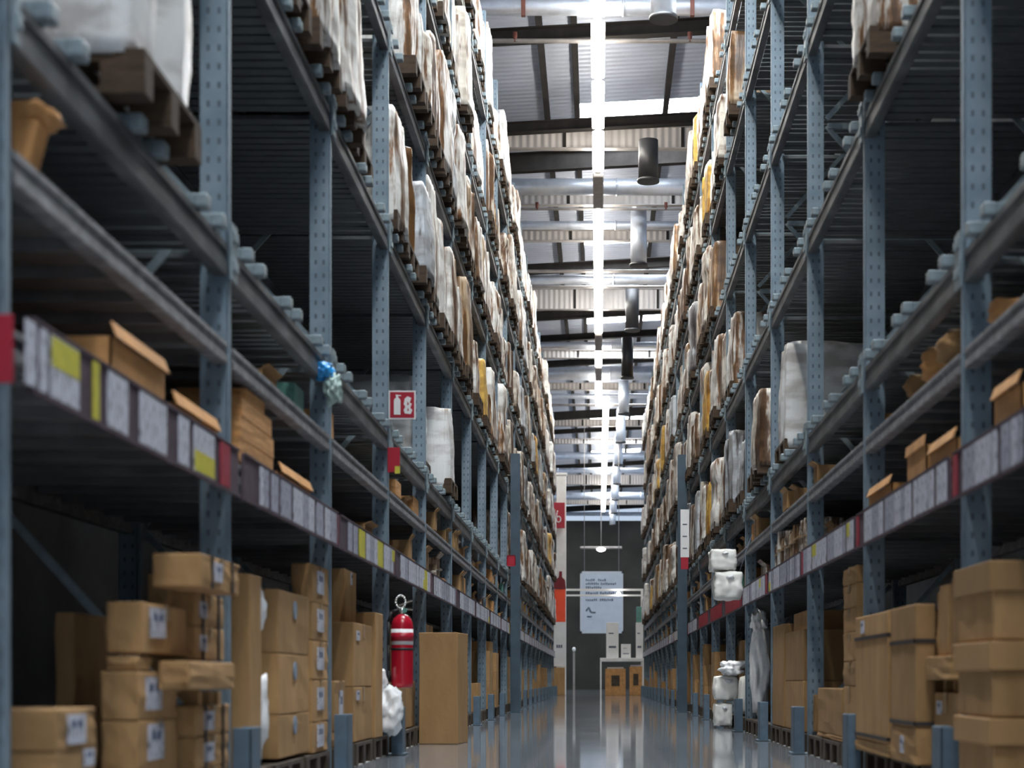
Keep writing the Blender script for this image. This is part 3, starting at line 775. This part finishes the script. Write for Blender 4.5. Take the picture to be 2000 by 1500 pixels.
flap_box(L, 1.49, .3, yy(L, 545, 1.49), yy(L, 606, 1.49), S1, .05, 'shallow orange-brown tray past the flattened pile on the railed shelf')
flap_box(R, 1.50, .3, 9.6-.6, 9.85-.1, S1, .09, 'open orange-brown tray on the railed shelf before the third right-hand upright')
flap_box(R, 1.50, .2, 8.05, 8.55, S1, .16, 'upright orange-brown carton on the railed shelf, middle of the second right-hand bay', tilt=.1)
flap_box(R, 1.49, .3, 7.32, 7.9, S1, .09, 'orange-brown tray with bent flap behind the second right-hand upright')
flap_box(R, 1.49, .3, 6.2, 6.62, S1, .13, 'orange-brown tray on the railed shelf near the end of the first right-hand bay')
rnd = random.Random(31); y = 12.82; i = 0
while y < 14.95:
    w = rnd.uniform(.13, .24); h = rnd.uniform(.26, .325)
    t = thing('wrapped_pack', f'upright pale wrapped pack on the railed shelf, {ORD[i]} along the fourth right-hand bay', 'pack', (1.66, y+w/2, S1), 'upright wrapped packs in the fourth right-hand bay')
    g = link('pack_body', goods(i % 6, rnd.choice(['wrap_white', 'wrap_cream', 'wrap_brown'])), t); g.scale = (.28, w/.84, h)
    MB().box(-.165, .165, -w*.5, w*.5, h*.48, h*.52).build('band', t, 'tape')
    y += w+.02; i += 1
# torn cardboard at the near end of the second shelf, left
t = thing('torn_cardboard', 'torn orange-brown cardboard flap curling over the second shelf by the first upright', 'cardboard', (-1.56, 4.74, S2))
q = MB(); q.box(-.05, .05, -.05, .05, 0, .13, 'orange_card', .01, Matrix.Rotation(.25, 3, 'Y')); q.build('piece', t)
q = MB(); q.blob((.02, .03, .145), .075, .10, .03, 3, .35, 2.2, 'orange_card', 3, .3); q.build('flap', t)
# more odd cardboard on the second right-hand shelf
for i, (y, w, h, d) in enumerate(((6.85, .22, .09, .2), (7.7, .38, .13, .25), (8.25, .25, .16, .2), (8.75, .2, .12, .2))):
    t = thing('torn_cardboard', ['crumpled cardboard with yellow edge just before the second right-hand upright', 'long crumpled cardboard on the second shelf behind the second right-hand upright', 'crumpled upright cardboard in the middle of the second right-hand bay, second shelf', 'small crumpled cardboard at the far end of the second right-hand bay, second shelf'][i], 'cardboard', (1.62, y, S2+h*.62), 'crumpled cardboard on the right-hand second shelf')
    q = MB(); q.blob((0, 0, 0), d*.5, w*.5, h*.5, i+5, .3, 2.4, 'orange_card' if i % 2 == 0 else 'cardboard', 3, .5); q.build('piece', t)
    q = MB(); q.box(-.06, .06, -w*.4, w*.4, h*.42, h*.42+.006, 'tape', 0, Matrix.Rotation(.3, 3, 'X')); q.build('flap', t)
# ------------------------------------------------------------------ white wrapped goods and bags
def bag(name, label, cat, parts, mat='bag_white', group=None):
    t = thing(name, label, cat, parts[0][0], group)
    o = parts[0][0]
    for i, (c, rx, ry, rz, nm, amp) in enumerate(parts):
        q = MB(); q.blob((c[0]-o[0], c[1]-o[1], c[2]-o[2]), rx, ry, rz, i*3+len(label), amp, 2.3, mat, 4, .25); q.build(nm, t)
    return t
bag('plastic_bag', 'white plastic-wrapped bundle bulging out beside the tall narrow carton, upper', 'bag', [((-1.66, 8.02, .86), .14, .13, .13, 'bag_body', .15)], group='white bags in the second left-hand bay')
bag('plastic_bag', 'white plastic-wrapped bundle low beside the tall narrow carton, lower', 'bag', [((-1.60, 8.02, .365), .085, .12, .215, 'bag_body', .25)], group='white bags in the second left-hand bay')
bag('plastic_bag', 'crumpled white plastic bag slumped beneath the red fire extinguisher', 'bag', [((-1.45, 12.16, .315), .10, .11, .165, 'bag_body', .35), ((-1.53, 12.2, .53), .05, .06, .09, 'knot', .4)])
def roll(name, label, c, r, ln, rz, mat='bag_cream', group='white wrapped rolls in the fifth right-hand bay'):
    t = thing(name, label, 'roll', c, group); t.rotation_euler.z = rz
    q = MB(); tt = bmesh.new(); bmesh.ops.create_cone(tt, cap_ends=True, segments=28, radius1=r, radius2=r*.97, depth=ln)
    bmesh.ops.subdivide_edges(tt, edges=[e for e in tt.edges if len(e.link_faces) == 2 and all(len(f.verts) == 4 for f in e.link_faces)], cuts=4)
    bmesh.ops.rotate(tt, verts=tt.verts, matrix=Matrix.Rotation(PI/2, 3, 'X'), cent=(0, 0, 0))
    for v in tt.verts: v.co *= 1+noise.noise(v.co*9+Vector((r*50, 0, 0)))*.05
    q.take(tt, mat, True); q.build('roll_body', t)
    q = MB(); q.lathe([(r*.02, -.004), (r*.5, -.004), (r*.5, .004), (r*.02, .004)], 0, 0, None, 16)
    bmesh.ops.rotate(q.bm, verts=q.bm.verts, matrix=Matrix.Rotation(PI/2, 3, 'X'), cent=(0, 0, 0)); bmesh.ops.translate(q.bm, verts=q.bm.verts, vec=(0, -ln/2-.008, 0)); q.build('end_fold', t, 'bag_white')
    return t
Yr = 16.4
def X_(u, y): return (u-CU)*y/F
def bundle(label, c, rx, ry, rz, mat='bag_cream', sq=.75, amp=.10, seed=1, tie=False):
    t = thing('wrapped_bundle', label, 'bundle', c, 'white wrapped bundles in the fifth right-hand bay')
    q = MB(); q.blob((0, 0, 0), rx, ry, rz, seed, amp, 1.9, mat, 4, sq); q.build('bundle_body', t)
    q = MB(); q.blob((rx*.1, -ry*.95, rz*.55), rx*.28, .03, rz*.16, seed+3, .5, 2.5, 'bag_white', 3); q.build('film_end', t)
    if tie: MB().tube((rx*.6, 0, rz*.3), (1.472-c[0], 0, 1.93-c[2]), .0035, None, 8).build('tie_cord', t, 'ink_grey')
    return t
bundle('cream wrapped bundle lowest at the aisle edge, fifth right-hand bay', (X_(1414, 19.3), 19.5, .146), .105, .20, .135, seed=2)
bundle('white wrapped bundle resting on the lowest one, fifth right-hand bay', (X_(1421, 19.2), 19.45, .44), .15, .20, .142, sq=.55, seed=3)
bundle('white wrapped bundle leaning behind the aisle-edge pair', (X_(1460, 18.7)+.03, 18.85, .37), .12, .20, .222, sq=.4, seed=5)
bag('plastic_bag', 'puffy white bag lying atop the wrapped bundles', 'bag', [((X_(1432, 19.1), 19.3, .66), .15, .20, .08, 'bag_body', .4)])
bag('plastic_bag', 'tall white plastic-wrapped bundle standing next to the aisle-edge bundles', 'bag', [((X_(1484, 17.55), 17.55, .66), .10, .15, .51, 'bag_body', .3), ((X_(1482, 17.55), 17.5, 1.10), .085, .10, .12, 'knot', .4)])
bundle('wide white wrapped bundle, upper of two jutting from the railed shelf', (X_(1411, 16.9), 16.9, zat(1095, 16.9)), .125, .22, .10, sq=.95, amp=.06, seed=7)
bundle('wide white wrapped bundle, lower of two jutting from the railed shelf', (X_(1420, 16.9), 16.9, zat(1145, 16.9)), .145, .24, .138, sq=.7, amp=.10, seed=8, tie=True)
# ------------------------------------------------------------------ fire extinguisher
ex, ey = -1.377, 12.28
zb, zt = .475, 1.115
t = thing('fire_extinguisher', 'red fire extinguisher with white label hanging at the fourth left-hand upright', 'fire extinguisher', (ex, ey, zb))
r = .077
MB().lathe([(.05, 0), (r*.95, .006), (r, .03), (r, .43), (r*.96, .455), (r*.8, .485), (r*.5, .507), (.022, .515)], 0, 0).build('cylinder', t, 'extinguisher_red')
q = MB(); q.lathe([(r+.0012, .30), (r+.0012, .41)], 0, 0); 
lb = q.build('instruction_label', t, 'sign_white')
q = MB(); q.lathe([(r+.0018, .325), (r+.0018, .385)], 0, 0); q.build('label_print', lb, 'sign_red')
q = MB(); q.lathe([(r+.003, .262), (r+.003, .278)], 0, 0); q.box(.0, .02, r, .11, .262, .278); q.build('strap', t, 'black_plastic')
MB().lathe([(.02, .512), (.024, .52), (.024, .55), (.016, .56)], 0, 0).build('valve', t, 'steel_bright')
q = MB(); q.bar((-.02, 0, .555), (.075, -.01, .545), .02, .012); q.bar((-.02, 0, .575), (.07, -.01, .61), .02, .01); q.build('handle', t, 'steel_bright')
q = MB(); pts = [(.02*math.cos(a)*1.7-.01, -.01, .60+.045*math.sin(a)) for a in [i*PI/8 for i in range(17)]]; q.path(pts, .008); q.build('pin_ring', t, 'steel_bright')
q = MB(); q.path([(-.02, -.02, .545), (-.07, -.03, .53), (-.092, -.03, .46), (-.094, -.02, .3), (-.092, -.01, .12)], .011); q.tube((-.092, -.01, .12), (-.092, -.01, .04), .013, None, 12, .018); q.build('hose', t, 'black_plastic')
q = MB(); q.tube((.02, -.02, .54), (.02, -.035, .54), .016, None, 16); q.build('gauge', t, 'green_item')
# ------------------------------------------------------------------ signs on the racks
def plate(name, label, u0, u1, v0, v1, y, mats, group=None, cat='sign', fold=False):
    x0, _, z1 = at(u0, v0, y); x1, _, z0 = at(u1, v1, y)
    t = thing(name, label, cat, (x0, y, z0), group)
    return t, x1-x0, z1-z0
t, w, h = plate('fire_sign', 'square red sign with white extinguisher and flame pictogram above the left-hand third shelf', 759, 812, 763, 819, 12.36, None)
MB().box(0, w, -.002, .004, 0, h, None, .001).build('backing', t, 'sign_white')
b = w*.055
MB().box(b, w-b, -.005, -.002, b, h-b).build('red_field', t, 'sign_red')
q = MB(); q.poly([(w*.20, h*.16), (w*.44, h*.16), (w*.44, h*.66), (w*.40, h*.73), (w*.36, h*.75), (w*.36, h*.82), (w*.46, h*.80), (w*.46, h*.84), (w*.26, h*.86), (w*.28, h*.75), (w*.24, h*.73), (w*.20, h*.66)], -.008, -.005); q.build('extinguisher_pictogram', t, 'sign_white')
q = MB(); q.poly([(w*.60, h*.20), (w*.82, h*.18), (w*.88, h*.32), (w*.80, h*.40), (w*.86, h*.54), (w*.78, h*.58), (w*.84, h*.74), (w*.70, h*.80), (w*.60, h*.72), (w*.56, h*.52), (w*.62, h*.44), (w*.56, h*.32)], -.008, -.005); q.build('flame_pictogram', t, 'sign_white')
q = MB(); q.poly([(w*.69, h*.28), (w*.76, h*.30), (w*.72, h*.40)], -.0095, -.008); q.poly([(w*.69, h*.48), (w*.76, h*.52), (w*.70, h*.62)], -.0095, -.008); q.build('flame_gap', t, 'sign_red')
t, w, h = plate('small_red_sign', 'small red hanging sign with pale corner beneath the pallet shelf, by the fire sign', 757, 781, 874, 925, 12.36, None)
MB().box(0, w, -.004, .004, h*.05, h, None, .002).build('plate', t, 'sign_red'); MB().box(w*.6, w*1.02, -.008, -.004, 0, h*.28).build('pale_corner', t, 'yellow_label')
t = thing('location_sign', 'red location sign on the nearest left-hand upright at the picture edge', 'sign', (-1.47, 4.22, zat(748, 4.22)))
MB().box(-.075, .062, -.003, .003, 0, .165, None, .002).build('plate', t, 'sign_red'); q = MB(); q.box(-.055, -.035, -.005, -.003, .05, .11); q.box(.0, .012, -.005, -.003, .05, .11); q.build('mark', t, 'sign_white')
t, w, h = plate('location_sign', 'tall white location sign with red foot beside the right-hand steel column', 1329, 1346, 995, 1112, 25.9, None)
MB().box(0, w, -.004, .004, h*.2, h, None, .002).build('panel', t, 'sign_white'); MB().box(w*.05, w*.9, -.004, .004, 0, h*.2, None, .002).build('red_foot', t, 'sign_red'); q = MB()
for i in range(3): q.box(w*.25, w*.75, -.007, -.004, h*(.34+.2*i), h*(.36+.2*i))
q.build('print', t, 'ink_grey')
t, w, h = plate('location_sign', 'small red round-cornered sign beside the left-hand pallet loads before the orange banner', 990, 1007, 1084, 1106, 24.6, None)
MB().box(0, w, -.004, .004, 0, h, None, .02).build('plate', t, 'sign_red')
# blue wrap caught on the third-level beam
t = thing('plastic_wrap', 'torn light blue and pale plastic wrap caught on the left-hand pallet beam', 'plastic', at(642, 742, 9.4))
q = MB(); q.blob((-.025, 0, .045), .055, .10, .05, 4, .5, 2.5, 'blue_plastic', 4); q.build('blue_piece', t)
q = MB(); q.blob((.022, .02, -.04), .045, .08, .085, 9, .5, 2.5, 'pale_plastic', 4); q.build('pale_piece', t)
# ------------------------------------------------------------------ far end of the aisle
YE = 60.0
def P2(u, v, y=YE): return at(u, v, y)
def rect(u0, u1, v0, v1, y=YE):
    a = at(u0, v1, y); b = at(u1, v0, y); return a[0], b[0], a[2], b[2]
x0, x1, z0, z1 = rect(1086, 1105, 925, 1358)
t = thing('white_column', 'tall white boxed column at the far end of the left-hand rack', 'column', ((x0+x1)/2, 60.6, 0)); hw = (x1-x0)/2
MB().box(-hw, hw, -.17, .17, .001, z1, None, .01).build('shaft', t, 'white_paint'); MB().box(-hw-.03, hw+.03, -.2, .2, z1, z1+.08, None, .01).build('cap', t, 'white_paint')
x0, x1, z0, z1 = rect(1080, 1103, 981, 1031)
t = thing('aisle_sign', 'red square sign with pale figure high on the white column', 'sign', (x0, YE+.1, z0)); w, h = x1-x0, z1-z0
MB().box(0, w, -.03, .03, 0, h, None, .01).build('plate', t, 'sign_red'); q = MB()
cx, cz = w*.47, h*.34
pts = [(cx+.075*math.cos(a), -.036, cz+.10*math.sin(a)) for a in [i*PI/8 for i in range(17)]]; q.path(pts, .02); q.path([(cx-.07, -.036, cz+.03), (cx-.055, -.036, cz+.22), (cx-.03, -.036, cz+.30)], .02); q.build('figure', t, 'sign_white')
x0, x1, z0, z1 = rect(1082, 1104, 1150, 1214)
t = thing('orange_banner', 'bright orange-red hanging banner with dark red top on the white column', 'banner', (x0, YE+.37, z0)); w, h = x1-x0, z1-z0
MB().box(0, w, -.03, .03, 0, h, None, .01).build('banner_body', t, 'red_orange'); MB().poly([(-.02, h+.01), (w+.02, h+.01), (w*.95, h+.32), (w*.7, h+.42), (w*.7, h+.62), (w*.45, h+.62), (w*.4, h+.42), (w*.05, h+.30)], -.04, .04).build('banner_top', t, 'dark_red')
x0, x1, z0, z1 = rect(1080, 1106, 1216, 1302)
t = thing('white_board', 'white display board with dark lettering below the orange banner', 'sign', (x0, YE-.4, z0)); w, h = x1-x0, z1-z0
MB().box(0, w, -.05, .05, 0, h, None, .01).build('panel', t, 'sign_white'); q = MB()
for i in range(3): q.box(w*(.28+.16*i), w*(.40+.16*i), -.056, -.05, h*.42, h*.49)
q.build('lettering', t, 'ink_grey'); 
x0, x1, z0, z1 = rect(1078, 1104, 1304, 1358)
cbox(-1, -x1, x1-x0, YE-.65, YE-.25, .001, z1, 'brown display carton on the floor below the white panel', tape=False, lab=(.5, .85, .1, .1))
# white stand at the end of the right-hand rack
xa, xb, z0, z1 = rect(1172, 1257, 1287, 1358)
t = thing('display_table', 'white-framed display table with thin legs at the far end of the aisle', 'table', ((xa+xb)/2, YE, 0)); hw = (xb-xa)/2
MB().box(-hw, hw, -.4, .4, z1-.09, z1+.03, None, .01).build('table_top', t, 'white_paint')
for sx in (-1, 1):
    for sy in (-1, 1): MB().box(sx*hw-.05*(sx > 0), sx*hw+.05*(sx < 0), sy*.39-.025, sy*.39+.025, .001, z1-.09).build('leg', t, 'white_paint')
for u0, u1, v0, lb in ((1182, 1222, 1306, 'orange-brown carton under the white display table, nearer its free end'), (1229, 1254, 1302, 'orange-brown carton under the white display table, nearer the rack')):
    a, b, c, d = rect(u0, u1, v0, 1358)
    t = thing('display_carton', lb, 'box', ((a+b)/2, YE, .001), 'cartons under the display table'); hw2 = (b-a)/2
    mb = MB(); mb.take(wobble_box(-hw2, hw2, -.3, .3, 0, d, 90+u0), 'orange_card'); mb.build('carton', t); q = MB(); q.box(-hw2*.4, hw2*.4, -.305, -.296, d*.35, d*.75); q.build('print', t, 'wood_dark'); MB().box(-hw2*.8, hw2*.8, -.2, .2, d+.001, d+.05).build('packing', t, 'sign_white')
for u0, u1, v0, lb, nm in ((1184, 1208, 1216, 'tall pale display box standing on the white table', 'tall'), (1213, 1232, 1258, 'small pale display box with dark holes on the white table', 'small'), (1242, 1255, 1216, 'narrow white display panel at the rack end of the white table', 'narrow')):
    a, b, c, d = rect(u0, u1, v0, 1284); h = d-(z1+.032)
    t = thing('display_box', lb, 'display box', ((a+b)/2, YE, z1+.032), 'boxes on the display table'); hw2 = (b-a)/2
    MB().box(-hw2, hw2, -.12, .12, 0, h, None, .008).build('box_body', t, 'white_paint'); q = MB()
    q.box(-hw2*.6, hw2*.6, -.126, -.12, h*.28, h*.34); q.box(-hw2*.6, hw2*.2, -.126, -.12, h*.68, h*.71); q.build('print', t, 'ink_grey')
# gantry across the aisle end
xa, xb, _, zt_ = rect(1079, 1254, 1150, 1162, 61.2)
t = thing('white_gantry', 'white two-rail gantry spanning the far end of the aisle', 'gantry', (0, 61.2, 0))
MB().box(xa, xb, -.04, .04, zt_-.07, zt_).build('rail', t, 'white_paint'); MB().box(xa, xb, -.04, .04, zt_-.26, zt_-.2).build('rail', t, 'white_paint')
for x in (xa, xb): MB().box(x-.04, x+.04, -.05, .05, .001, zt_-.0).build('post', t, 'white_paint')
t = thing('lamp', 'small round lamp glowing on the white gantry', 'lamp', at(1208, 1160, 61.0))
q = MB(); q.blob((0, 0, 0), .07, .06, .07, 0, 0, 1, None, 2); q.build('bulb', t, 'lamp_small'); MB().box(-.03, .03, .055, .09, -.03, .03).build('bracket', t, 'white_paint')
# hanging information sign
x0, x1, z0, z1 = rect(1133, 1217, 1116, 1237, 68)
t = thing('hanging_sign', 'large pale blue-grey hanging sign with dark lettering at the aisle end', 'sign', (x0, 68, z0)); w, h = x1-x0, z1-z0
MB().box(0, w, -.03, .03, 0, h, None, .005).build('panel', t, 'sign_blue_grey')
q = MB(); q.box(0, w, -.036, -.03, h-.08, h); q.box(0, w, -.036, -.03, 0, .08); q.box(0, .07, -.036, -.03, 0, h); q.box(w-.05, w, -.036, -.03, 0, h); q.build('border', t, 'border_grey')
q = MB(); rnd = random.Random(4)
for zf, xf in ((.855, [(.13, .34), (.42, .60)]), (.795, [(.13, .44), (.48, .82)]), (.735, [(.13, .46)]), (.645, [(.13, .40), (.46, .78)]), (.535, [(.13, .38), (.46, .76)])):
    for a, b in xf:
        x = a
        while x < b: 
            ww = rnd.uniform(.025, .045); q.box(w*x, w*(x+ww), -.036, -.03, h*(zf-.012-rnd.choice([0, .004])), h*(zf+.014+rnd.choice([0, .01]))); x += ww+.012
q.build('lettering', t, 'ink_grey')
q = MB(); q.path([(w*.14, -.034, h*.36), (w*.20, -.034, h*.42), (w*.25, -.034, h*.34), (w*.36, -.034, h*.335)], .03); q.path([(w*.16, -.034, h*.27), (w*.27, -.034, h*.27)], .03); q.build('pictogram', t, 'ink_grey')
q = MB()
for x in (w*.1, w*.9): q.tube((x, 0, h), (x, 0, 10.6-z0), .012, None, 8)
q.build('cable', t, 'pipe_grey')
# objects beyond the end
t = thing('pendant_lamp', 'wide pendant lamp glowing before the dark far wall', 'lamp', at(1174, 1070, 84))
MB().box(-1.0, 1.0, -.15, .15, -.04, .06, None, .02).build('housing', t, 'pipe_grey'); q = MB(); q.blob((0, -.05, -.06), .22, .15, .12, 0, 0, 1, None, 2); q.build('bulb', t, 'lamp_small'); q = MB(); q.tube((0, 0, .06), (0, 0, 2.6), .02); q.build('stem', t, 'pipe_grey')
for i, (u, v0, v1, lb) in enumerate(((1122, 1248, 1352, 'slim pale post with white head standing beyond the left-hand rack end'),)):
    t = thing('slim_post', lb, 'post', at(1121, 1352, 66)); a = t.location.copy(); t.location.z = 0
    MB().box(-.04, .04, -.04, .04, .001, 1.6).build('shaft', t, 'pipe_grey'); q = MB(); q.blob((0, 0, 1.68), .07, .07, .09, 2, .1, 2, None, 3); q.build('head', t, 'sign_white')
x0, x1, z0, z1 = rect(1243, 1253, 1185, 1215.4)
t = thing('green_box', 'small green and white box above the narrow white display panel', 'box', ((x0+x1)/2, YE, z0)); MB().box(-.09, .09, -.08, .08, 0, z1-z0, None, .01).build('carton', t, 'green_item')
# ------------------------------------------------------------------ roof: girders, rafters, pipes, ducts
ROOF = [(14, 32, 'duct'), (62, 24, 'rafter'), (80, 9, 'pipe'), (242, 18, 'rafter'), (270, 40, 'girder'), (310, 34, 'rafter'), (365, 32, 'duct'), (391, 18, 'girder'), (408, 6, 'pipe'), (440, 16, 'duct'), (461, 18, 'girder'),
        (519, 16, 'rafter'), (530, 7, 'pipe'), (546, 18, 'duct'), (560, 6, 'pipe'), (585, 38, 'girder'), (611, 15, 'rafter'), (656, 10, 'rafter'), (675, 14, 'duct'), (692, 14, 'girder'), (706, 10, 'rafter'), (729, 28, 'duct'),
        (755, 12, 'girder'), (774, 10, 'duct'), (791, 5, 'pipe'), (808, 14, 'rafter'), (826, 12, 'girder'), (839, 7, 'rafter'), (862, 9, 'girder'), (890, 14, 'duct'), (908, 7, 'rafter'), (919, 10, 'duct'), (937, 18, 'girder'), (951, 7, 'rafter'), (968, 13, 'duct'), (981, 8, 'girder'), (991, 10, 'rafter'), (1004, 8, 'duct')]
cnt = {}
for v, px, ty in ROOF:
    z = {'duct': 10.15, 'rafter': 10.45, 'pipe': 10.03, 'girder': 10.25}[ty]
    y = F*(z-CAMZ)/(CV-v); th = px*y/F
    if ty == 'duct': z = 10.03+th/2+.015; y = F*(z-CAMZ)/(CV-v)
    i = cnt.get(ty, 0); cnt[ty] = i+1
    if ty == 'duct':
        t = thing('air_duct', f'silver round duct running across under the roof, {ORD[i]} along the aisle', 'duct', (0, y, z), 'ducts across the roof')
        MB().tube((-5, 0, 0), (5, 0, 0), th/2, None, 24).build('duct_pipe', t, 'duct_silver')
        for x in (-1.9, .35, 2.2): MB().tube((x-.02, 0, 0), (x+.02, 0, 0), th/2+.012, None, 24).build('collar', t, 'duct_silver')
        for x in (-2.3, 2.3): MB().tube((x, 0, th/2-.01), (x, 0, 10.98+TILT*x-z), .008, None, 6).build('hanger', t, 'pipe_grey')
        if i == 0:
            for x in (-1.08, 1.33): MB().box(x-.03, x+.03, -th/2-.02, -th/2+.06, -th/2-.05, th/2).build('bracket', t, 'rust_red')
    elif ty == 'rafter':
        t = thing('roof_rafter', f'dark sloping steel rafter under the roof, {ORD[i]} along the aisle', 'rafter', (0, y, z), 'rafters under the roof')
        q = MB(); q.box(-6, 6, -.01, .01, -th/2, th/2); q.box(-6, 6, -.09, .09, -th/2-.015, -th/2); q.box(-6, 6, -.09, .09, th/2, th/2+.015)
        for w_ in q.bm.verts: w_.co.z += TILT*w_.co.x
        q.build('web', t, 'rafter_dark')
    elif ty == 'pipe':
        t = thing('sprinkler_pipe', f'thin grey pipe slung under the roof, {ORD[i]} along the aisle', 'pipe', (0, y, z), 'pipes under the roof')
        MB().tube((-5, 0, 0), (5, 0, 0), max(.03, th/2), None, 12).build('pipe_run', t, 'pipe_grey')
        for x in (-1.25, 1.35) if i < 2 else (): MB().tube((x, 0, -.02), (x, 0, .13), .035, None, 10).build('drop', t, 'rust_red')
    else:
        t = thing('roof_girder', f'pale ribbed girder spanning the aisle under the roof, {ORD[i]} along', 'girder', (0, y, z), 'girders under the roof')
        MB().box(-6, 6, -.03, .03, -th/2, th/2).build('web', t, 'girder_sheet'); MB().box(-6, 6, -.08, .08, -th/2-.02, -th/2).build('flange', t, 'pipe_grey'); MB().box(-6, 6, -.08, .08, th/2, th/2+.02).build('flange', t, 'pipe_grey')
        for x in (-.62, 1.5): MB().box(x-.03, x+.03, -.05, -.03, -th/2, th/2).build('stiffener', t, 'rafter_dark')
for i, x in enumerate((-3.6, -.95, -.40, 1.22, 3.4)):
    q = MB(); q.box(x-.05, x+.05, 20, 99, -.12, 0); o = q.build('roof_purlin', None, 'rafter_dark'); o.location.z = roofz(x)-.03
    tag(o, f'dark purlin running along under the roof sheets, {ORD[i]} from the left-hand side', 'purlin', 'purlins under the roof')
# drop ducts beside the lights
for i in range(12):
    y = 22.6+6.72*i; zb_ = 8.84 if i == 1 else 9.02
    X = .83-.004*i*2
    dark = i in (1, 3, 4)
    t = thing('drop_duct', f'{"black" if dark else "silver"} vertical duct drop beside the light row, {ORD[i]} along the aisle', 'duct', (X, y, zb_), 'duct drops beside the light row')
    MB().tube((0, 0, .04), (0, 0, 1.15 if i != 1 else .70), .165, None, 24, ).build('duct_pipe', t, 'duct_black' if dark else 'duct_silver')
    MB().tube((0, 0, 0), (0, 0, .05), .185, None, 24).build('outlet_ring', t, 'duct_black')
    if not dark:
        q = MB(); q.tube((0, 0, 1.15), (0, 0, 1.45), .165, None, 24, .06); q.build('cone', t, 'duct_silver')
# ------------------------------------------------------------------ lamps: one row of fittings down the aisle
LZ = 9.80
def lamp_meshes():
    a = MB(); a.box(-.05, .05, -1.19, 1.19, .085, .14, None, .005); h = a.mesh('housing'); h.materials.append(M['white_paint'])
    b = MB(); b.box(-.10, .10, -1.09, 1.09, 0, .084, None, .025); d = b.mesh('diffuser'); d.materials.append(M['lamp_glow'])
    d2 = d.copy(); d2.materials.clear(); d2.materials.append(M['pipe_grey'])
    c = MB(); c.tube((0, 0, .14), (0, 0, .165), .008, None, 6); hg = c.mesh('hanger'); hg.materials.append(M['pipe_grey'])
    return h, d, d2, hg
HM, DM, DMX, HG = lamp_meshes()
i = 0; y = -2.6
while y < 96:
    yc = y+1.2
    x = -.015 if y < 59 else X_(1181, 72)
    v = CV-(LZ-CAMZ)*F/max(yc, 1)
    off = any(abs(yc-c) < 1.2 for c in (32.3, 48.6, 54.0))
    t = thing('strip_light', f'{"unlit" if off else "glowing white"} strip light in the row above the aisle, number {["one","two","three","four","five","six","seven","eight","nine","ten","eleven","twelve","thirteen","fourteen","fifteen","sixteen","seventeen","eighteen","nineteen","twenty","twenty-one","twenty-two","twenty-three","twenty-four","twenty-five","twenty-six","twenty-seven","twenty-eight","twenty-nine","thirty","thirty-one","thirty-two","thirty-three","thirty-four","thirty-five","thirty-six","thirty-seven","thirty-eight","thirty-nine","forty","forty-one","forty-two"][i]} from the near end', 'light', (x, yc, LZ), 'strip lights above the aisle')
    link('housing', HM, t); link('diffuser', DMX if off else DM, t)
    for yy_ in (-.8, .8): link('hanger', HG, t, (0, yy_, 0))
    y += 2.49; i += 1
# ------------------------------------------------------------------ world, camera
w = bpy.data.worlds.new('World'); SC.world = w; w.use_nodes = True
w.node_tree.nodes['Background'].inputs[0].default_value = (.60, .72, .90, 1); w.node_tree.nodes['Background'].inputs[1].default_value = .16
cam = bpy.data.cameras.new('camera'); co = bpy.data.objects.new('camera', cam); C.objects.link(co); SC.camera = co
co.location = (0, 0, CAMZ); co.rotation_euler = (PI/2, 0, 0)
cam.sensor_fit = 'HORIZONTAL'; cam.sensor_width = 36; cam.lens = F/2000*36
cam.shift_x = -(CU-1000)/2000; cam.shift_y = (CV-750)/2000
cam.clip_end = 300
cam.dof.use_dof = True; cam.dof.focus_distance = 22; cam.dof.aperture_fstop = 2.6
SC.view_settings.view_transform = 'Standard'; SC.view_settings.look = 'None'; SC.view_settings.gamma = 1; SC.view_settings.use_curve_mapping = False
SC.view_settings.exposure = 2.45
SC.cycles.use_denoising = True
SC.cycles.max_bounces = 8; SC.cycles.diffuse_bounces = 4; SC.cycles.glossy_bounces = 3
